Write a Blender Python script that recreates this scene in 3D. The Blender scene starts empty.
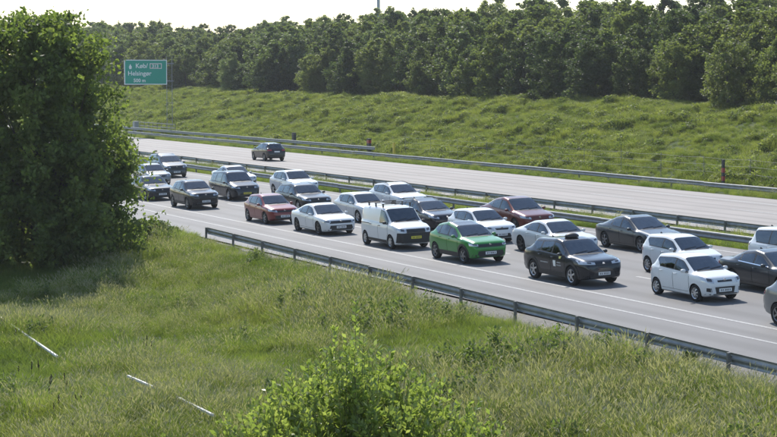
import bpy, bmesh, math, random
import numpy as np
from mathutils import Vector, Matrix, Euler
from mathutils.bvhtree import BVHTree

R = math.radians
random.seed(7)
rng = np.random.default_rng(11)
scene = bpy.context.scene
COL = scene.collection

# ------------------------------------------------------------------ camera
# world: X runs along the motorway (traffic in the near carriageway drives to +X),
# Y is the distance from the camera across the motorway, z = 0 is the near lane edge line
F, CX, CY, YH, TH, CH = 1850.0, 388.5, 218.5, 78.0, 25.0, 7.6
PITCH = math.atan((CY - YH) / F)
cam_d = bpy.data.cameras.new('camera')
cam_d.sensor_width = 36.0
cam_d.lens = 36.0 * F / 777.0
cam_d.clip_end = 5000
cam = bpy.data.objects.new('camera', cam_d)
COL.objects.link(cam)
cam.location = (0, 0, CH)
view = Vector((-math.cos(R(TH)) * math.cos(PITCH), math.sin(R(TH)) * math.cos(PITCH), -math.sin(PITCH)))
cam.rotation_euler = view.to_track_quat('-Z', 'Y').to_euler()
scene.camera = cam

# ------------------------------------------------------------------ light
SUN_AZ, SUN_EL = 167.0, 47.0          # azimuth: angle from +X towards +Y
world = bpy.data.worlds.new('World')
scene.world = world
world.use_nodes = True
wn = world.node_tree
sky = wn.nodes.new('ShaderNodeTexSky')
sky.sky_type = 'NISHITA'
sky.sun_disc = False
sky.sun_elevation = R(SUN_EL)
sky.sun_rotation = R(90 - SUN_AZ)
sky.air_density = 1.15
sky.dust_density = 0.35
sky.ozone_density = 1.0
bg = wn.nodes['Background']
wn.links.new(sky.outputs[0], bg.inputs[0])
bg.inputs[1].default_value = 0.13
sun_d = bpy.data.lights.new('sun', 'SUN')
sun_d.energy = 3.7
sun_d.angle = R(0.5)
sun_d.color = (1.0, 0.95, 0.87)
sun = bpy.data.objects.new('sun', sun_d)
COL.objects.link(sun)
sdir = Vector((math.cos(R(SUN_AZ)) * math.cos(R(SUN_EL)), math.sin(R(SUN_AZ)) * math.cos(R(SUN_EL)), math.sin(R(SUN_EL))))
sun.rotation_euler = (-sdir).to_track_quat('-Z', 'Y').to_euler()
sun.location = (-100, 40, 80)
scene.view_settings.view_transform = 'Standard'
scene.view_settings.look = 'None'
scene.view_settings.exposure = 0.7
scene.view_settings.gamma = 1.0

# ------------------------------------------------------------------ helpers
def bearing(px):
    return TH + math.degrees(math.atan((px - CX) / F))
def x_at(px, D):
    """X of the point at distance D across the road that shows in photo column px"""
    return -D / math.tan(R(bearing(px)))
def ground_pt(px, py, z=0.0):
    u, v = (px - CX) / F, (CY - py) / F
    dz = v * math.cos(PITCH) - math.sin(PITCH)
    dy = math.cos(PITCH) + v * math.sin(PITCH)
    t = (z - CH) / dz
    c, s = math.cos(R(TH)), math.sin(R(TH))
    return Vector((-c * dy * t + s * u * t, s * dy * t + c * u * t, z))

MATS = {}
def _new(name):
    m = bpy.data.materials.new(name)
    m.use_nodes = True
    return m, m.node_tree, m.node_tree.nodes['Principled BSDF']
def pbr(name, col, rough=0.6, metal=0.0, spec=0.5, coat=0.0, emit=None, noise=0.0, nscale=6.0, bump=0.0):
    if name in MATS: return MATS[name]
    m, t, b = _new(name)
    b.inputs['Base Color'].default_value = (*col, 1)
    b.inputs['Roughness'].default_value = rough
    b.inputs['Metallic'].default_value = metal
    b.inputs['Specular IOR Level'].default_value = spec
    b.inputs['Coat Weight'].default_value = coat
    b.inputs['Coat Roughness'].default_value = 0.05
    if noise or bump:
        g = t.nodes.new('ShaderNodeNewGeometry')
        n = t.nodes.new('ShaderNodeTexNoise'); n.inputs['Scale'].default_value = nscale; n.inputs['Detail'].default_value = 6
        t.links.new(g.outputs['Position'], n.inputs['Vector'])
        if noise:
            mr = t.nodes.new('ShaderNodeMapRange')
            mr.inputs[1].default_value = 0.3; mr.inputs[2].default_value = 0.7
            mr.inputs[3].default_value = 1 - noise; mr.inputs[4].default_value = 1 + noise
            t.links.new(n.outputs[0], mr.inputs[0])
            mx = t.nodes.new('ShaderNodeVectorMath'); mx.operation = 'SCALE'
            mx.inputs[0].default_value = col
            t.links.new(mr.outputs[0], mx.inputs['Scale'])
            t.links.new(mx.outputs[0], b.inputs['Base Color'])
        if bump:
            bp = t.nodes.new('ShaderNodeBump'); bp.inputs['Strength'].default_value = bump; bp.inputs['Distance'].default_value = 0.02
            t.links.new(n.outputs[0], bp.inputs['Height'])
            t.links.new(bp.outputs[0], b.inputs['Normal'])
    MATS[name] = m
    return m

def ramp_node(t, stops):
    r = t.nodes.new('ShaderNodeValToRGB')
    els = r.color_ramp.elements
    while len(els) > 1: els.remove(els[-1])
    els[0].position, els[0].color = stops[0][0], (*stops[0][1], 1)
    for p, c in stops[1:]:
        e = els.new(p); e.color = (*c, 1)
    return r

def leafy(name, cols, nscale=0.4, trans=0.45, tcol=2.0, rough=0.55, rand=0.5, spec=0.3):
    """foliage: colour varies over space and from plant to plant, light passes through"""
    if name in MATS: return MATS[name]
    m, t, b = _new(name)
    g = t.nodes.new('ShaderNodeNewGeometry')
    n = t.nodes.new('ShaderNodeTexNoise'); n.inputs['Scale'].default_value = nscale; n.inputs['Detail'].default_value = 4
    t.links.new(g.outputs['Position'], n.inputs['Vector'])
    oi = t.nodes.new('ShaderNodeObjectInfo')
    isl = g.outputs['Random Per Island']
    a = t.nodes.new('ShaderNodeMath'); a.operation = 'MULTIPLY_ADD'
    t.links.new(oi.outputs['Random'], a.inputs[0]); a.inputs[1].default_value = rand; a.inputs[2].default_value = -rand / 2
    c = t.nodes.new('ShaderNodeMath'); c.operation = 'MULTIPLY_ADD'
    t.links.new(isl, c.inputs[0]); c.inputs[1].default_value = 0.3; c.inputs[2].default_value = -0.15
    s1 = t.nodes.new('ShaderNodeMath'); s1.operation = 'ADD'
    t.links.new(n.outputs[0], s1.inputs[0]); t.links.new(a.outputs[0], s1.inputs[1])
    s2 = t.nodes.new('ShaderNodeMath'); s2.operation = 'ADD'
    t.links.new(s1.outputs[0], s2.inputs[0]); t.links.new(c.outputs[0], s2.inputs[1])
    k = len(cols)
    r = ramp_node(t, [(0.25 + 0.5 * i / max(1, k - 1), cc) for i, cc in enumerate(cols)])
    t.links.new(s2.outputs[0], r.inputs[0])
    t.links.new(r.outputs[0], b.inputs['Base Color'])
    b.inputs['Roughness'].default_value = rough
    b.inputs['Specular IOR Level'].default_value = spec
    tr = t.nodes.new('ShaderNodeBsdfTranslucent')
    vm = t.nodes.new('ShaderNodeVectorMath'); vm.operation = 'MULTIPLY'
    vm.inputs[1].default_value = (tcol * 1.05, tcol * 1.1, tcol * 0.6)
    t.links.new(r.outputs[0], vm.inputs[0]); t.links.new(vm.outputs[0], tr.inputs[0])
    mx = t.nodes.new('ShaderNodeMixShader'); mx.inputs[0].default_value = trans
    t.links.new(b.outputs[0], mx.inputs[1]); t.links.new(tr.outputs[0], mx.inputs[2])
    t.links.new(mx.outputs[0], t.nodes['Material Output'].inputs[0])
    MATS[name] = m
    return m

def mesh(name, verts, faces, mats=None, smooth=False, sharp=None, fm=None):
    me = bpy.data.meshes.new(name)
    me.from_pydata([tuple(v) for v in verts], [], [tuple(f) for f in faces])
    for m in (mats if isinstance(mats, (list, tuple)) else [mats] if mats else []): me.materials.append(m)
    if fm is not None: me.polygons.foreach_set('material_index', fm)
    if smooth:
        me.polygons.foreach_set('use_smooth', [True] * len(me.polygons))
        if sharp: me.set_sharp_from_angle(angle=R(sharp))
    me.update()
    return me
def np_mesh(name, V, k, mat, idx=None):
    """V (N*k,3): N separate polygons of k corners"""
    n = len(V) // k
    me = bpy.data.meshes.new(name)
    me.vertices.add(len(V)); me.vertices.foreach_set('co', np.ascontiguousarray(V, dtype=np.float32).ravel())
    me.loops.add(len(V)); me.loops.foreach_set('vertex_index', np.arange(len(V), dtype=np.int32))
    me.polygons.add(n); me.polygons.foreach_set('loop_start', np.arange(0, len(V), k, dtype=np.int32))
    for m in (mat if isinstance(mat, (list, tuple)) else [mat]): me.materials.append(m)
    if idx is not None: me.polygons.foreach_set('material_index', np.asarray(idx, dtype=np.int32))
    me.update(calc_edges=True)
    return me
def obj(name, me, parent=None, loc=(0, 0, 0), rot=(0, 0, 0), scl=None):
    o = bpy.data.objects.new(name, me)
    COL.objects.link(o)
    o.location = loc; o.rotation_euler = rot
    if scl is not None: o.scale = scl if hasattr(scl, '__len__') else (scl,) * 3
    if parent: o.parent = parent
    return o
def tag(o, label=None, cat=None, group=None, kind=None):
    if label: o['label'] = label
    if cat: o['category'] = cat
    if group: o['group'] = group
    if kind: o['kind'] = kind
    return o
class MB:
    """collects shapes into one mesh"""
    def __init__(s): s.v, s.f = [], []
    def add(s, v, f):
        k = len(s.v); s.v += [tuple(p) for p in v]; s.f += [tuple(i + k for i in q) for q in f]
    def box(s, c, d, rz=0.0):
        x, y, z = d[0] / 2, d[1] / 2, d[2] / 2
        P = [(-x, -y, -z), (x, -y, -z), (x, y, -z), (-x, y, -z), (-x, -y, z), (x, -y, z), (x, y, z), (-x, y, z)]
        ca, sa = math.cos(rz), math.sin(rz)
        P = [(c[0] + ca * a - sa * b, c[1] + sa * a + ca * b, c[2] + q) for a, b, q in P]
        s.add(P, [(0, 3, 2, 1), (4, 5, 6, 7), (0, 1, 5, 4), (1, 2, 6, 5), (2, 3, 7, 6), (3, 0, 4, 7)])
    def tube(s, pts, rad, n=6, cap=True):
        pts = [Vector(p) for p in pts]
        rad = rad if hasattr(rad, '__len__') else [rad] * len(pts)
        V = []
        for i, p in enumerate(pts):
            d = (pts[min(i + 1, len(pts) - 1)] - pts[max(i - 1, 0)]).normalized()
            a = d.orthogonal().normalized() if abs(d.z) < 0.99 else Vector((1, 0, 0))
            if abs(d.z) < 0.99: a = d.cross(Vector((0, 0, 1))).normalized()
            b = d.cross(a).normalized()
            for k in range(n):
                t = 2 * math.pi * k / n
                V.append(p + (a * math.cos(t) + b * math.sin(t)) * rad[i])
        fs = []
        for i in range(len(pts) - 1):
            for k in range(n):
                k2 = (k + 1) % n
                fs.append((i * n + k, i * n + k2, (i + 1) * n + k2, (i + 1) * n + k))
        if cap:
            fs.append(tuple(range(n))[::-1]); fs.append(tuple((len(pts) - 1) * n + k for k in range(n)))
        s.add(V, fs)
    def build(s, name, mat, parent=None, smooth=False, sharp=35, **k):
        return obj(name, mesh(name, s.v, s.f, mat, smooth, sharp), parent, **k)

def vnoise(x, y, scale, seed=0):
    """smooth value noise on arrays"""
    r = np.random.default_rng(seed); G = r.random((64, 64))
    x = np.asarray(x, float) / scale; y = np.asarray(y, float) / scale
    xi, yi = np.floor(x).astype(int), np.floor(y).astype(int)
    fx, fy = x - xi, y - yi
    fx, fy = fx * fx * (3 - 2 * fx), fy * fy * (3 - 2 * fy)
    a, b = G[xi % 64, yi % 64], G[(xi + 1) % 64, yi % 64]
    c, d = G[xi % 64, (yi + 1) % 64], G[(xi + 1) % 64, (yi + 1) % 64]
    return (a * (1 - fx) + b * fx) * (1 - fy) + (c * (1 - fx) + d * fx) * fy

# ------------------------------------------------------------------ terrain
FALL = 0.029                              # crossfall of the near carriageway
def road_z(y): return FALL * (y - 34.2)
OPP_Z = 0.33                              # opposite carriageway level
prof_y = [-400, -60, 0, 8, 14, 20, 25, 27.6, 29.5, 29.9, 46.5, 46.9, 48.9, 51.2, 51.8, 52.0, 67.8, 68.2, 69.6, 71.5, 74, 80, 87.0, 89.5, 93, 110, 134, 160, 600, 3000]
prof_z = [-1.0, -1.0, -1.0, -1.1, -1.3, -1.25, -0.75, -0.34, -0.17, -0.25, 0.2, 0.25, 0.12, 0.25, 0.28, 0.2, 0.2, 0.27, 0.25, 0.3, 0.85, 2.6, 4.35, 4.65, 4.75, 6.6, 9.5, 10.8, 11.2, 11.2]
def ground_z(x, y):
    x, y = np.asarray(x, float), np.asarray(y, float)
    z = np.interp(y, prof_y, prof_z)
    r = np.hypot(x, y)
    hump = 7.0 * np.clip(1 - r / 34.0, 0, 1) ** 1.3 * (1 - np.clip((y - 19) / 8, 0, 1))
    z = z + hump
    m = np.clip((27.0 - y) / 4, 0, 1)
    z = z + m * ((vnoise(x, y, 7.0, 3) - .5) * 0.55 + (vnoise(x, y, 2.4, 4) - .5) * 0.28)
    b = np.clip((y - 73) / 4, 0, 1) * np.clip((150 - y) / 40, 0, 1)
    z = z + b * ((vnoise(x, y, 9.0, 5) - .5) * 0.7 + (vnoise(x, y, 2.9, 6) - .5) * 0.6)
    up = np.clip((y - 74) / 14, 0, 1) * np.clip((-x - 120) / 160, -.3, 1.3) * 0.85
    return z + up

def grid_sheet(name, xs, ys, zf, mat):
    X, Y = np.meshgrid(xs, ys)
    Z = zf(X, Y)
    nx, ny = len(xs), len(ys)
    V = np.stack([X, Y, Z], -1).reshape(-1, 3)
    i, j = np.meshgrid(np.arange(nx - 1), np.arange(ny - 1))
    a = (j * nx + i).ravel()
    Fc = np.stack([a, a + 1, a + 1 + nx, a + nx], -1)
    me = mesh(name, V.tolist(), Fc.tolist(), mat, smooth=True)
    return me

def soil_mat():
    m, t, b = _new('soil_and_turf')
    g = t.nodes.new('ShaderNodeNewGeometry')
    n = t.nodes.new('ShaderNodeTexNoise'); n.inputs['Scale'].default_value = 0.35; n.inputs['Detail'].default_value = 8; n.inputs['Roughness'].default_value = .7
    t.links.new(g.outputs['Position'], n.inputs['Vector'])
    r = ramp_node(t, [(0.3, (0.035, 0.05, 0.016)), (0.5, (0.06, 0.08, 0.024)), (0.7, (0.10, 0.105, 0.045))])
    t.links.new(n.outputs[0], r.inputs[0]); t.links.new(r.outputs[0], b.inputs['Base Color'])
    b.inputs['Roughness'].default_value = 0.95
    b.inputs['Specular IOR Level'].default_value = 0.1
    return m
xs = np.concatenate([[-1500, -1000, -700, -540], np.arange(-440, 24, 1.6), [40, 80, 160, 300]])
ys = np.concatenate([[-300, -120, -60, -20], np.arange(-6, 28.2, 1.1), [28.2, 28.8, 29.5, 29.9, 34, 40, 46.5, 46.9, 47.9, 48.9, 50.1, 51.2, 51.8, 52.0, 60, 67.8, 68.2, 68.9, 69.6, 70.5], np.arange(71.5, 96, 1.2), [100, 105, 110, 117, 125, 134, 147, 160, 200, 350, 600]])
tag(obj('ground', grid_sheet('ground', xs, ys, ground_z, soil_mat())), 'grassy ground around the motorway', None, None, 'structure')

# ------------------------------------------------------------------ roads
def asphalt(name, c0, c1, rough, y0=0.0):
    m, t, b = _new(name)
    g = t.nodes.new('ShaderNodeNewGeometry')
    fine = t.nodes.new('ShaderNodeTexNoise'); fine.inputs['Scale'].default_value = 40; fine.inputs['Detail'].default_value = 8; fine.inputs['Roughness'].default_value = .8
    t.links.new(g.outputs['Position'], fine.inputs['Vector'])
    mp = t.nodes.new('ShaderNodeMapping'); mp.inputs['Scale'].default_value = (0.015, .55, 1)
    t.links.new(g.outputs['Position'], mp.inputs['Vector'])
    st = t.nodes.new('ShaderNodeTexNoise'); st.inputs['Scale'].default_value = 1.0; st.inputs['Detail'].default_value = 5
    t.links.new(mp.outputs[0], st.inputs['Vector'])
    pa = t.nodes.new('ShaderNodeTexNoise'); pa.inputs['Scale'].default_value = 0.25; pa.inputs['Detail'].default_value = 6
    t.links.new(g.outputs['Position'], pa.inputs['Vector'])
    s1 = t.nodes.new('ShaderNodeMath'); s1.operation = 'ADD'; t.links.new(st.outputs[0], s1.inputs[0]); t.links.new(pa.outputs[0], s1.inputs[1])
    s2 = t.nodes.new('ShaderNodeMath'); s2.operation = 'MULTIPLY_ADD'; t.links.new(fine.outputs[0], s2.inputs[0]); s2.inputs[1].default_value = 0.9; t.links.new(s1.outputs[0], s2.inputs[2])
    s3 = t.nodes.new('ShaderNodeMath'); s3.operation = 'MULTIPLY'; s3.inputs[1].default_value = 0.345; t.links.new(s2.outputs[0], s3.inputs[0])
    r = ramp_node(t, [(0.33, c0), (0.66, c1)])
    # wheel tracks polished darker by traffic, two in each lane
    sp = t.nodes.new('ShaderNodeSeparateXYZ'); t.links.new(g.outputs['Position'], sp.inputs[0])
    def mth(op, a, bb):
        n = t.nodes.new('ShaderNodeMath'); n.operation = op
        for i, v in enumerate((a, bb)):
            if v is None: continue
            if isinstance(v, (int, float)): n.inputs[i].default_value = v
            else: t.links.new(v, n.inputs[i])
        return n.outputs[0]
    fr = mth('FRACT', mth('DIVIDE', mth('ADD', sp.outputs['Y'], y0), 3.75), None)
    dd = mth('ABSOLUTE', mth('SUBTRACT', mth('ABSOLUTE', mth('SUBTRACT', fr, .5), None), .21), None)
    dn = mth('ADD', dd, mth('MULTIPLY', mth('SUBTRACT', st.outputs[0], .5), .12))
    mr = t.nodes.new('ShaderNodeMapRange'); mr.interpolation_type = 'SMOOTHSTEP'
    mr.inputs[1].default_value = .0; mr.inputs[2].default_value = .13; mr.inputs[3].default_value = .78; mr.inputs[4].default_value = 1.0
    t.links.new(dn, mr.inputs[0])
    vm = t.nodes.new('ShaderNodeVectorMath'); vm.operation = 'SCALE'
    t.links.new(r.outputs[0], vm.inputs[0]); t.links.new(mr.outputs[0], vm.inputs['Scale'])
    t.links.new(s3.outputs[0], r.inputs[0]); t.links.new(vm.outputs[0], b.inputs['Base Color'])
    b.inputs['Roughness'].default_value = rough
    bp = t.nodes.new('ShaderNodeBump'); bp.inputs['Strength'].default_value = .5; bp.inputs['Distance'].default_value = 0.006
    t.links.new(fine.outputs[0], bp.inputs['Height']); t.links.new(bp.outputs[0], b.inputs['Normal'])
    return m
ASPH = asphalt('weathered_asphalt', (0.098, 0.095, 0.096), (0.16, 0.155, 0.155), 0.75, 3.3)
ASPH2 = asphalt('pale_asphalt', (0.205, 0.184, 0.17), (0.285, 0.258, 0.24), 0.8, .7)
def strip(name, x0, x1, y0, y1, zf, mat, n=1):
    xs_ = np.linspace(x0, x1, n + 1); ys_ = np.array([y0, y1])
    return grid_sheet(name, xs_, ys_, lambda X, Y: zf(Y) + 0 * X, mat)
near_road = tag(obj('near_carriageway', strip('near_carriageway', -1500, 300, 29.75, 46.6, road_z, ASPH, 40)), 'asphalt carriageway packed with queuing cars', None, None, 'structure')
far_road = tag(obj('far_carriageway', strip('far_carriageway', -1500, 300, 51.9, 67.9, lambda y: OPP_Z + 0 * y, ASPH2, 40)), 'pale nearly empty carriageway beyond the median', None, None, 'structure')
tag(obj('gravel_verge', grid_sheet('gravel_verge', np.arange(-120, 30, .8), np.array([27.3, 28.0, 28.7, 29.3, 29.72]),
    lambda X, Y: ground_z(X, Y) + 0.03, pbr('verge_gravel', (0.15, 0.138, 0.115), .95, noise=.35, nscale=9, bump=.8))), 'dusty gravel strip under the near guard rail', None, None, 'structure')

def paint_mat():
    m, t, b = _new('road_paint')
    g = t.nodes.new('ShaderNodeNewGeometry')
    n = t.nodes.new('ShaderNodeTexNoise'); n.inputs['Scale'].default_value = 14; n.inputs['Detail'].default_value = 8; n.inputs['Roughness'].default_value = .75
    t.links.new(g.outputs['Position'], n.inputs['Vector'])
    r = ramp_node(t, [(0.36, (0.15, 0.15, 0.15)), (0.54, (0.36, 0.355, 0.345)), (0.78, (0.5, 0.49, 0.47))])
    t.links.new(n.outputs[0], r.inputs[0]); t.links.new(r.outputs[0], b.inputs['Base Color'])
    b.inputs['Roughness'].default_value = .7
    return m
PAINT = paint_mat()
def line(y, w, zf, x0=-420, x1=40, parent=None):
    obj('lane_line', strip('lane_line', x0, x1, y - w / 2, y + w / 2, lambda Y: zf(Y) + 0.005, PAINT, 8), parent)
def dashes(y, w, zf, parent, x0, x1, ln=5.0, gap=10.0, off=0):
    x = x0 + off
    me = strip('lane_dash', 0, ln, y - w / 2, y + w / 2, lambda Y: zf(Y) + 0.005, PAINT)
    while x < x1:
        obj('lane_dash', me, parent, loc=(x, 0, 0)); x += ln + gap
line(34.2, .15, road_z, parent=near_road)
line(32.55, .12, road_z, parent=near_road)
line(45.6, .16, road_z, parent=near_road)
ox = (x_at(621, 37.95) + 1.2) % 15
dashes(37.95, .16, road_z, near_road, -330 + (ox - (-330 % 15)) % 15, 0)
dashes(41.7, .16, road_z, near_road, -330, 0)
oz = lambda Y: OPP_Z + 0 * Y
line(52.9, .16, oz, parent=far_road); line(64.9, .22, oz, parent=far_road)
dashes(56.8, .15, oz, far_road, -330, -20); dashes(60.7, .15, oz, far_road, -325, -20)

# slip road strip behind the far rail at the left, and the bank is ground

# ------------------------------------------------------------------ guard rails
STEEL = pbr('galvanised_steel', (0.23, 0.235, 0.24), .5, .4, noise=.18, nscale=3)
STEEL_D = pbr('weathered_post_steel', (0.17, 0.165, 0.155), .65, .3, noise=.25, nscale=5)
W_PROF = [(0.0, 0.155), (0.018, 0.15), (0.045, 0.11), (0.05, 0.085), (0.03, 0.045), (0.0, 0.02), (0.0, -0.02), (0.03, -0.045), (0.05, -0.085), (0.045, -0.11), (0.018, -0.15), (0.0, -0.155)]
def beam_mesh(ln, side):
    v, f = [], []
    for x in (0, ln):
        for d, z in W_PROF: v.append((x, side * d, z))
        for d, z in W_PROF[::-1]: v.append((x, side * (d - 0.006), z))
    n = 2 * len(W_PROF)
    for k in range(n): f.append((k, (k + 1) % n, n + (k + 1) % n, n + k))
    f.append(tuple(range(n))); f.append(tuple(range(n, 2 * n)))
    return mesh('beam', v, f, STEEL, True, 50)
def post_mesh(h, side):
    b = MB()
    b.box((0, -side * .07, h / 2), (.07, .09, h))
    b.box((0, -side * .012, h - .16), (.1, .026, .16))
    return mesh('post', b.v, b.f, STEEL_D)
def rail(name, label, y, ztop, x0, x1, side, gz, step=4.0, group=None, posts=True):
    root = obj(name, None, loc=(x0, y, gz)); tag(root, label, 'guard rail', group)
    bm_, pm = beam_mesh(step + .0, side), post_mesh(ztop - gz + .25, side)
    n = int((x1 - x0) / step)
    for i in range(n):
        dz = random.uniform(-.012, .012)
        obj('beam', bm_, root, loc=(i * step, random.uniform(-.006, .006), ztop - gz - .155 + dz), rot=(0, 0, random.uniform(-.001, .001)))
        if posts: obj('post', pm, root, loc=(i * step + .12, 0, -.25 + dz), rot=(random.uniform(-.015, .015), random.uniform(-.015, .015), 0))
    return root
near_rail = rail('guard_rail', 'steel guard rail along the near verge, its post backs towards the meadow', 29.35, .5, x_at(206, 29.35), 22, 1, -.2)
near_rail.rotation_euler.z = -.0265
rail('guard_rail', 'near one of the two guard rails in the grassy median, beside the queue', 47.1, .86, x_at(60, 47.1), 12, -1, .2)
rail('guard_rail', 'farther of the two guard rails in the median, beside the empty carriageway', 51.3, .88, x_at(60, 51.3), 12, 1, .25)
rail('guard_rail', 'guard rail along the far edge of the empty carriageway, at the foot of the bank', 69.4, .88, x_at(60, 69.4), 12, -1, .25)
rail('guard_rail', 'second guard rail on the bank side at left, ending at the yellow marker', 71.6, 1.22, x_at(60, 71.6), x_at(392, 71.6), -1, .4)

# ------------------------------------------------------------------ cars
BLACK_PL = pbr('black_plastic', (0.018, 0.018, 0.02), .55)
WELL = pbr('wheel_well', (0.008, 0.008, 0.008), .95, spec=.1)
RUBBER = pbr('tyre_rubber', (0.016, 0.016, 0.017), .8, spec=.25)
def glass_mat(name, tint):
    """thin car glass: tinted, with a Fresnel reflection of the sky"""
    m, t, b = _new(name)
    t.nodes.remove(b)
    tr = t.nodes.new('ShaderNodeBsdfTransparent'); tr.inputs[0].default_value = (*tint, 1)
    gl = t.nodes.new('ShaderNodeBsdfGlossy'); gl.inputs['Roughness'].default_value = .02; gl.inputs['Color'].default_value = (.82, .91, 1.0, 1)
    fr = t.nodes.new('ShaderNodeFresnel'); fr.inputs['IOR'].default_value = 1.85
    mx = t.nodes.new('ShaderNodeMixShader')
    t.links.new(fr.outputs[0], mx.inputs[0]); t.links.new(tr.outputs[0], mx.inputs[1]); t.links.new(gl.outputs[0], mx.inputs[2])
    t.links.new(mx.outputs[0], t.nodes['Material Output'].inputs[0])
    return m
GLASS = glass_mat('windscreen_glass', (.66, .72, .74))
GLASS_S = glass_mat('side_glass', (.68, .72, .74))
GLASS_D = glass_mat('tinted_glass', (.3, .31, .33))
CABIN = pbr('cabin_lining', (0.1, 0.1, 0.102), .85, noise=.3, nscale=5)
SEAT = pbr('seat_fabric', (0.035, 0.036, 0.04), .9)
SEAT_L = pbr('seat_fabric_light', (0.16, 0.15, 0.14), .9)
LAMP = pbr('headlight_lens', (0.55, 0.56, 0.58), .12, .35, coat=.8)
LAMP_D = pbr('headlight_core', (0.12, 0.12, 0.13), .2, .5)
TAIL = pbr('taillight_lens', (0.32, 0.012, 0.012), .15, coat=.8)
CHROME = pbr('chrome', (0.7, 0.7, 0.72), .15, 1.0)
PLATE_W = pbr('white_plate', (0.72, 0.72, 0.72), .5)
PLATE_Y = pbr('yellow_plate', (0.75, 0.62, 0.05), .5)
PLATE_T = pbr('plate_print', (0.05, 0.05, 0.06), .5)
RIM_S = pbr('alloy_silver', (0.5, 0.5, 0.52), .3, .8)
RIM_G = pbr('alloy_grey', (0.2, 0.2, 0.21), .35, .7)
RIM_B = pbr('alloy_black', (0.02, 0.02, 0.022), .35, .2)
def paint(name, col, metal=0.0, rough=.35):
    if name in MATS: return MATS[name]
    m, t, b = _new(name)
    b.inputs['Base Color'].default_value = (*col, 1)
    b.inputs['Metallic'].default_value = metal
    b.inputs['Roughness'].default_value = rough
    b.inputs['Coat Weight'].default_value = .55
    b.inputs['Specular IOR Level'].default_value = .3
    b.inputs['Coat Roughness'].default_value = .04
    # road film: a little dust dulls the lower body
    g = t.nodes.new('ShaderNodeTexCoord')
    n = t.nodes.new('ShaderNodeTexNoise'); n.inputs['Scale'].default_value = 3.5; n.inputs['Detail'].default_value = 6
    t.links.new(g.outputs['Object'], n.inputs['Vector'])
    sp = t.nodes.new('ShaderNodeSeparateXYZ'); t.links.new(g.outputs['Object'], sp.inputs[0])
    mr = t.nodes.new('ShaderNodeMapRange'); mr.inputs[1].default_value = .2; mr.inputs[2].default_value = .75; mr.inputs[3].default_value = .28 if max(col) > .15 else .03; mr.inputs[4].default_value = 0.0
    t.links.new(sp.outputs['Z'], mr.inputs[0])
    mu = t.nodes.new('ShaderNodeMath'); mu.operation = 'MULTIPLY'; t.links.new(mr.outputs[0], mu.inputs[0]); t.links.new(n.outputs[0], mu.inputs[1])
    mx = t.nodes.new('ShaderNodeMix'); mx.data_type = 'RGBA'
    t.links.new(mu.outputs[0], mx.inputs['Factor'])
    mx.inputs['A'].default_value = (*col, 1); mx.inputs['B'].default_value = (0.16, 0.145, 0.125, 1)
    t.links.new(mx.outputs['Result'], b.inputs['Base Color'])
    MATS[name] = m
    return m

def tyre_mesh(r, w, rimr):
    prof = [(rimr, -w * .42), (rimr + .012, -w * .5), (r * .86 + .0, -w * .52), (r - .025, -w * .5), (r, -w * .38), (r, w * .38), (r - .025, w * .5), (r * .86, w * .52), (rimr + .012, w * .5), (rimr, w * .42)]
    n = 32; v, f = [], []
    for k in range(n):
        a = 2 * math.pi * k / n
        for rr, y in prof: v.append((rr * math.cos(a), y, rr * math.sin(a)))
    m = len(prof)
    for k in range(n):
        k2 = (k + 1) % n
        for i in range(m - 1): f.append((k * m + i, k * m + i + 1, k2 * m + i + 1, k2 * m + i))
    return mesh('tyre', v, f, RUBBER, True, 40)
def rim_mesh(rimr, w, spokes, mat, hubcap=False):
    """outer face towards -y"""
    b = MB(); fm = []
    n = 32; y0 = -w * .44
    def ring(r0, ya, r1, yb):
        v, f = [], []
        for k in range(n):
            a = 2 * math.pi * k / n
            v += [(r0 * math.cos(a), ya, r0 * math.sin(a)), (r1 * math.cos(a), yb, r1 * math.sin(a))]
        for k in range(n):
            k2 = (k + 1) % n; f.append((2 * k, 2 * k2, 2 * k2 + 1, 2 * k + 1))
        b.add(v, f)
    def mark(i): fm.extend([i] * (len(b.f) - len(fm)))
    ring(rimr + .004, y0 + .01, rimr - .008, y0 - .004); ring(rimr - .008, y0 - .004, rimr - .03, y0 + .012); ring(rimr - .03, y0 + .012, rimr - .035, y0 + .09)
    mark(0)
    ring(rimr - .033, y0 + .085, 0.001, y0 + .09); mark(1)
    for k in range(spokes):
        a = 2 * math.pi * k / spokes + .3
        ca, sa = math.cos(a), math.sin(a)
        hw0, hw1 = (.036, .03) if not hubcap else (.05, .055)
        if spokes > 6: hw0, hw1 = .022, .024
        P = []
        for rr, hw, yy in ((.035, hw0, y0 - .002), (rimr * .6, hw0 * .85, y0 - .006), (rimr - .025, hw1, y0 + .008)):
            for sg, dy in ((-1, 0), (1, 0), (1, .035), (-1, .035)):
                P.append((ca * rr - sa * hw * sg, yy + dy, sa * rr + ca * hw * sg))
        fs = []
        for q in (0, 4):
            for i in range(4): fs.append((q + i, q + (i + 1) % 4, q + 4 + (i + 1) % 4, q + 4 + i))
        b.add(P, fs)
    ring(.055, y0 + .0, .05, y0 - .008); ring(.05, y0 - .008, .001, y0 - .01)
    mark(0)
    return mesh('rim', b.v, b.f, [mat, WELL], False, fm=fm)
_wh = {}
def wheel_meshes(r, w, style):
    k = (round(r, 3), w, style)
    if k not in _wh:
        rimr = r * (.68 if style[0] != 'c' else .62)
        mat = {'s': RIM_S, 'b': RIM_B, 'g': RIM_G, 'c': RIM_S}[style[0]]
        _wh[k] = (tyre_mesh(r, w, rimr), rim_mesh(rimr, w, int(style[1:]), mat, style[0] == 'c'))
    return _wh[k]

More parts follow.
